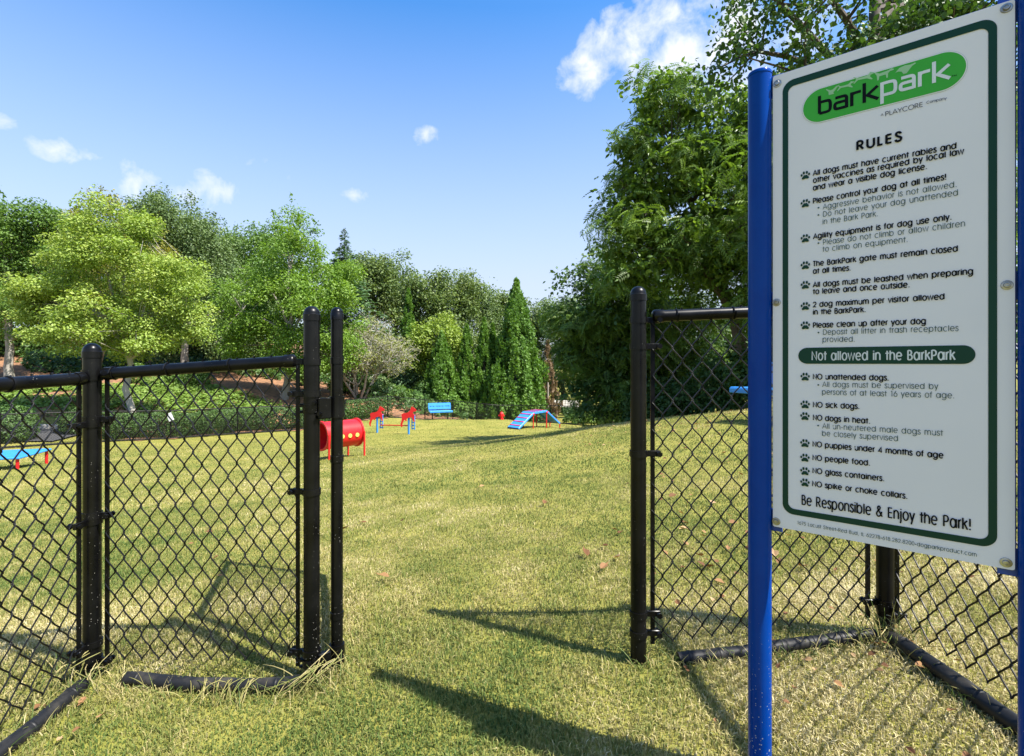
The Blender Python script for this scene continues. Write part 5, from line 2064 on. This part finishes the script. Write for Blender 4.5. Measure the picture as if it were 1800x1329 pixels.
shrub('round_bush', 'round clipped bush behind the fence by the road, at the left edge', 22, 0, 19.3, .78, .72, LF_HEDGE, 4200, .085, 160, clipped=True)
shrub('round_bush', 'round clipped bush behind the fence just left of the corner post', 130, 0, 20.9, .55, .62, LF_HEDGE, 3000, .085, 161, clipped=True)
shrub('round_bush', 'clipped lime green mound in front of the straw bank', 268, 0, 28.2, .62, .42, LF_COVER, 2600, .09, 162, clipped=True)
shrub('round_bush', 'clipped green ball left of the lime mound', 240, 0, 29.4, .62, .6, LF_MID, 2600, .09, 163, clipped=True)
shrub('round_bush', 'dark green bush under the little multi-stem tree', 300, 0, 29.6, .65, .55, LF_DARK, 2400, .11, 164)
shrub('round_bush', 'dark green bush right of the little multi-stem tree', 350, 0, 30, .7, .5, LF_DARK, 2400, .11, 165)
broadleaf('small_tree', 'little multi-stem tree on the straw bank between two dark bushes', 325, 29.2, [(322, 668, 38, 14), (345, 662, 30, 14), (300, 665, 26, 12)], LF_MID, BARK_PALE, .06, 26, .42, 2600, .12, 166, stems=4, smin=.6, n_limb=6)


def hedge():
    rg = np.random.default_rng(170)
    line = [(-16.9, 20.5), (-15.4, 22.0), (-13.5, 23.35), (-11.8, 24.45), (-10.0, 25.6), (-8.3, 27.3), (-7.0, 28.8)]
    a = Vector((*line[0], ground(*line[0])))
    root = empty('hedge', a, 'long clipped dark green hedge behind the far fence on the left', 'hedge')
    pts = np.array(line)
    seg = np.linalg.norm(np.diff(pts, axis=0), axis=1)
    cum = np.concatenate([[0], np.cumsum(seg)])
    n = 32000
    s = rg.uniform(0, cum[-1], n)
    x, y = np.interp(s, cum, pts[:, 0]), np.interp(s, cum, pts[:, 1])
    th = rg.uniform(0, 2 * math.pi, n)
    hw, hh = .55, .52
    cx, cz = np.cos(th), np.sin(th)
    k = 1 / np.maximum(np.abs(cx), np.abs(cz)) ** .75
    inn = 1 - rg.random(n) ** 2 * .2
    bump_ = 1 + .07 * np.sin(s * 3.1) + .05 * np.sin(s * 7.7 + th * 2)
    dv = np.array([pts[-1, 0] - pts[0, 0], pts[-1, 1] - pts[0, 1]])
    nv = np.array([-dv[1], dv[0]]) / np.linalg.norm(dv)
    u = cx * k * hw * inn * bump_
    z = _gf(x, y) + hh + cz * k * hh * inn * bump_ * .98
    pos = np.stack([x + nv[0] * u, y + nv[1] * u, z], 1)
    d = np.stack([nv[0] * cx, nv[1] * cx, cz], 1)
    R = rot_from(d + unit(rg, n) * .75, unit(rg, n) + [0, 0, .5], rg)
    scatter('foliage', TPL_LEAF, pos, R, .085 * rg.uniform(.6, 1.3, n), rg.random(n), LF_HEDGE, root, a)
    mb = MB()
    for q in np.arange(.3, cum[-1], .55):
        px_, py_ = np.interp(q, cum, pts[:, 0]), np.interp(q, cum, pts[:, 1])
        g = ground(px_, py_)
        for t in range(3):
            e = np.array([px_, py_, g]) + np.append(rg.normal(0, .2, 2), .75)
            mb.tube(limb((px_, py_, g - .1), e, rg, .05, 4), np.linspace(.02, .008, 4), 4, caps=False)
    mb.build('stem', BARK_DARK, root, a)


hedge()


def ground_cover():
    rg = np.random.default_rng(171)
    n = 30000
    x = rg.uniform(-27, -9.6, n)
    y = rg.uniform(22.4, 29.0, n)
    m = (y > far_fence_y(x) + 1.9) & (vnoise(x * .35, y * .35, 5) + .25 * vnoise(x * 1.4, y * 1.4, 6) > .30) & (x + .0 * y < -9.6) & (y < 28.3 + .9 * np.sin(x * .6))
    m &= ~((x > -18.6) & (x < -15.6) & (y < 24.2))
    x, y = x[m], y[m]
    n = len(x)
    pos = np.stack([x, y, _gf(x, y) + .03 + rg.random(n) ** 1.5 * .24 * (.5 + vnoise(x * 1.1, y * 1.1, 9))], 1)
    R = rot_from(unit(rg, n) * .6 + [0, -.2, 1], unit(rg, n), rg)
    o = scatter('ground_cover', TPL_SPRAY, pos, R, .15 * rg.uniform(.6, 1.3, n), rg.random(n), LF_COVER)
    tag(o, 'low leafy green ground cover on the bank beyond the fence', 'ground cover', kind='stuff')


ground_cover()


def undergrowth():
    rg = np.random.default_rng(172)
    n = 26000
    x = rg.uniform(-34, 3, n)
    y = rg.uniform(30.5, 47, n)
    m = (y > far_fence_y(x) + 1.2) & ((x > -9.3) | (y > 33 + 2 * np.sin(x * .5))) & (vnoise(x * .4, y * .4, 15) > .22) & ~((x < -11.5) & (x > -20.5) & (y < 34.5))
    x, y = x[m], y[m]
    n = len(x)
    pos = np.stack([x, y, _gf(x, y) + .05 + rg.random(n) ** 1.3 * (.35 + 1.0 * vnoise(x * .5, y * .5, 16) ** 2)], 1)
    R = rot_from(unit(rg, n) * .7 + [0, -.3, .8], unit(rg, n) + [0, 0, .4], rg)
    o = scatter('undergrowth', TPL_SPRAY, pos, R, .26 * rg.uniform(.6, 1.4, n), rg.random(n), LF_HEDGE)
    tag(o, 'shaded leafy undergrowth below the trees beyond the far fence', 'undergrowth', kind='stuff')


undergrowth()

# ------------------------------------------------------------------ grass, weeds and leaf litter
def inside(x, y):
    """on the lawn side of the far fence"""
    return (y < far_fence_y(x) - .1)


def dryness(x, y):
    d = .365 + .26 * (vnoise(x * .45 + 8, y * 1.5, 24) - .5) + .48 * (vnoise(x * 1.1 + 3, y * .9, 21) - .5) + .42 * (vnoise(x * 4.2, y * 3.4, 22) - .5) + .22 * (vnoise(x * 14, y * 11, 23) - .5)
    d = d + .24 * np.clip((x - .25) / .6, 0, 1) * np.clip((2.6 - y) * 2, 0, 1) + .15 * np.clip((-x - .5) / .5, 0, 1) * np.clip((2.8 - y) * 2, 0, 1)
    return d


def make_grass():
    rg = np.random.default_rng(200)
    bands = [(.9, 2.1, 36000, .9), (2.1, 3.4, 16000, 1.0), (3.4, 5.5, 6000, 1.3), (5.5, 9.0, 1500, 2.2), (9, 14, 560, 3.2), (14, 22, 190, 4.6), (22, 33, 70, 6.5)]
    Vs, rn = [], []
    for y0, y1, dens, sc in bands:
        xr = lambda y: 1.12 * y + .75
        area = (xr(y0) + xr(y1)) * (y1 - y0)
        n = int(area * dens)
        y = rg.uniform(y0, y1, n)
        x = rg.uniform(-1, 1, n) * xr(y)
        m = inside(x, y)
        x, y = x[m], y[m]
        n = len(x)
        z = gz(x, y)
        dry = dryness(x, y)
        clump = vnoise(x * 9, y * 9, 31)
        h = (.010 + .0165 * rg.random(n) ** 1.6) * (.65 + .7 * clump) * (1 + .16 * (sc - 1))
        w = .0017 * rg.uniform(.7, 1.5, n) * sc ** .95
        a = rg.uniform(0, 6.283, n)
        lean = rg.uniform(.15, 1.25, n)
        dx, dy = np.cos(a), np.sin(a)
        b = rg.uniform(0, 6.283, n)
        sx, sy = np.cos(b) * w, np.sin(b) * w
        p0 = np.stack([x - sx, y - sy, z - .004], 1)
        p1 = np.stack([x + sx, y + sy, z - .004], 1)
        mx, my = x + dx * h * lean * .35, y + dy * h * lean * .35
        zm = z + h * .62
        p2 = np.stack([mx + sx * .75, my + sy * .75, zm], 1)
        p3 = np.stack([mx - sx * .75, my - sy * .75, zm], 1)
        tz = z + h * np.clip(1.05 - .35 * lean, .45, 1)
        p4 = np.stack([x + dx * h * lean, y + dy * h * lean, tz], 1)
        Vs.append(np.stack([p0, p1, p2, p3, p4], 1))
        r = np.clip(dry * 1.0 + rg.normal(.05, .17, n), 0, 1)
        far = np.clip((y - 6) / 16, 0, 1)
        rn.append(r * (1 - far) + (.47 + (r - .45) * .45) * far)
    V = np.concatenate(Vs)
    rn = np.concatenate(rn)
    n = len(V)
    base = np.arange(n)[:, None] * 5
    loops = np.concatenate([base + [0, 1, 2, 3], base + [3, 2, 4]], 1).ravel()
    totals = np.tile([4, 3], n)
    starts = np.concatenate([[0], np.cumsum(totals)[:-1]])
    me = np_mesh('grass', V.reshape(-1, 3), loops, starts, totals, False, {'rnd': np.repeat(rn, 5)})
    me.materials.append(GRASS)
    o = link(bpy.data.objects.new('grass', me))
    tag(o, 'short clumpy green and straw grass blades covering the lawn', 'grass', kind='stuff')


make_grass()


def weeds():
    """taller dry and green stalks round the post feet and along the edging pipes"""
    rg = np.random.default_rng(210)
    mb, rn = MB(), []
    spots = []
    for x, y, n, s, hh in ((A_[0], 1.66, 60, .06, .12), (B_[0] + .03, 1.67, 46, .045, .11), (-.6, 1.68, 30, .04, .09), (D_[0], 1.66, 34, .04, .07), (F_[0] - .02, 1.64, 95, .07, .17)):
        spots += [(x + rg.normal(0, s), y + rg.normal(0, s * .6), hh) for _ in range(n)]
    for _ in range(300):
        spots.append((rg.uniform(-1.3, -.68), 1.655 + rg.normal(0, .028), .065))
    for _ in range(330):
        spots.append((rg.uniform(.5, 1.22), 1.645 + rg.normal(0, .025), .06))
    for _ in range(260):
        spots.append((-1.365 + rg.normal(0, .03), rg.uniform(.9, 1.62), .075))
    for _ in range(240):
        spots.append((1.20 + rg.normal(0, .025), rg.uniform(.9, 1.62), .06))
    for x, y, hh in spots:
        z = float(gz(np.array([x]), np.array([y]))[0])
        h = hh * rg.uniform(.35, 1.15)
        a = rg.uniform(0, 6.28)
        ln = rg.uniform(.1, 1.1)
        d = np.array([math.cos(a), math.sin(a)])
        t = np.linspace(0, 1, 6)
        curl = rg.uniform(0, .9)
        pts = np.stack([x + d[0] * h * ln * t ** 1.5, y + d[1] * h * ln * t ** 1.5, z + h * (t - curl * t ** 2.4 * .8)], 1)
        w = rg.uniform(.0008, .0017)
        mb.tube(pts, np.array([1, 1, .9, .75, .5, .15]) * w, 3, caps=False)
        rn += [float(np.clip(rg.normal(.64 if rg.random() < .6 else .15, .12), 0, 1))] * 18
    def strand(p, q, mid, w):
        t = np.linspace(0, 1, 6)[:, None]
        mb.tube((1 - t) ** 2 * p + 2 * t * (1 - t) * mid + t * t * q, np.array([.6, 1, 1, .9, .6, .2]) * w, 3, caps=False)
        rn.extend([float(np.clip(rg.normal(.62, .18), 0, 1))] * 18)
    for x0, x1, n in ((-1.02, -.82, 15), (-.90, -.72, 8), (-1.3, -1.05, 4)):          # dead runners lying over the edging pipe
        for _ in range(n):
            x, g = rg.uniform(x0, x1), float(gz(np.array([-.95]), np.array([1.66]))[0])
            a, b = rg.normal(0, .05, 2)
            strand(np.array([x + a, 1.60 + rg.normal(0, .015), g + .006]), np.array([x + b, 1.70 + rg.normal(0, .02), g + .012]), np.array([x + (a + b) / 2, 1.665, g + .078 + rg.uniform(0, .018)]), rg.uniform(.0009, .0016))
    for cx, cy, n in ((-.625, 1.69, 20), (A_[0], 1.655, 14), (F_[0] - .03, 1.645, 12)):   # matted stalks round the post feet
        for _ in range(n):
            g = float(gz(np.array([cx]), np.array([cy]))[0])
            a = rg.normal(0, .035, 4)
            strand(np.array([cx + a[0], cy + .02, g + rg.uniform(.04, .10)]), np.array([cx + a[1] * 2.2, cy - .06 + a[3] * .5, g + .003]), np.array([cx + a[2], cy - .05, g + rg.uniform(.05, .11)]), rg.uniform(.0009, .0016))
    o = mb.build('weeds', GRASS, None, attrs={'rnd': rn})
    tag(o, 'long dry and green weed stalks around the fence post feet', 'weeds', kind='stuff')


weeds()


def litter():
    rg = np.random.default_rng(220)
    xs_, ys_ = [], []
    def put(n, x0, x1, y0, y1):
        xs_.append(rg.uniform(x0, x1, n)); ys_.append(rg.uniform(y0, y1, n))
    put(260, 1.0, 5.2, 3.2, 9.5)
    put(70, .5, 1.9, 1.75, 3.2)
    put(26, .5, 1.25, 1.0, 1.7)
    put(9, -2.4, -.6, 1.4, 4.2)
    put(4, -.6, .6, 1.2, 3.6)
    put(8, -3, 2, 3.5, 9)
    put(240, 2.0, 7.5, 7.5, 15)
    put(18, -1.45, -1.2, 1.1, 1.7)
    put(16, 1.05, 1.3, 1.45, 1.7)
    x, y = np.concatenate(xs_), np.concatenate(ys_)
    n = len(x)
    tv = np.array([(0, 0, 0), (.24, .2, .10), (.30, .55, .16), (.08, .8, .05), (0, 1.1, .12), (-.08, .8, .05), (-.30, .55, .16), (-.24, .2, .10), (0, .5, 0)])
    tf = [(0, 1, 2, 8), (8, 2, 3, 4), (8, 4, 5, 6), (0, 8, 6, 7)]
    pos = np.stack([x, y, gz(x, y) + .020 + .012 * rg.random(n)], 1)
    R = rot_from(unit(rg, n) * .45 + [0, 0, 1], unit(rg, n), rg)
    size = rg.uniform(.025, .07, n) * np.where(y < 2.2, .55, 1)
    o = scatter('fallen_leaves', (tv, tf), pos, R, size, rg.random(n), LITTER)
    tag(o, 'scattered dry brown fallen leaves on the grass', 'leaf litter', kind='stuff')


litter()
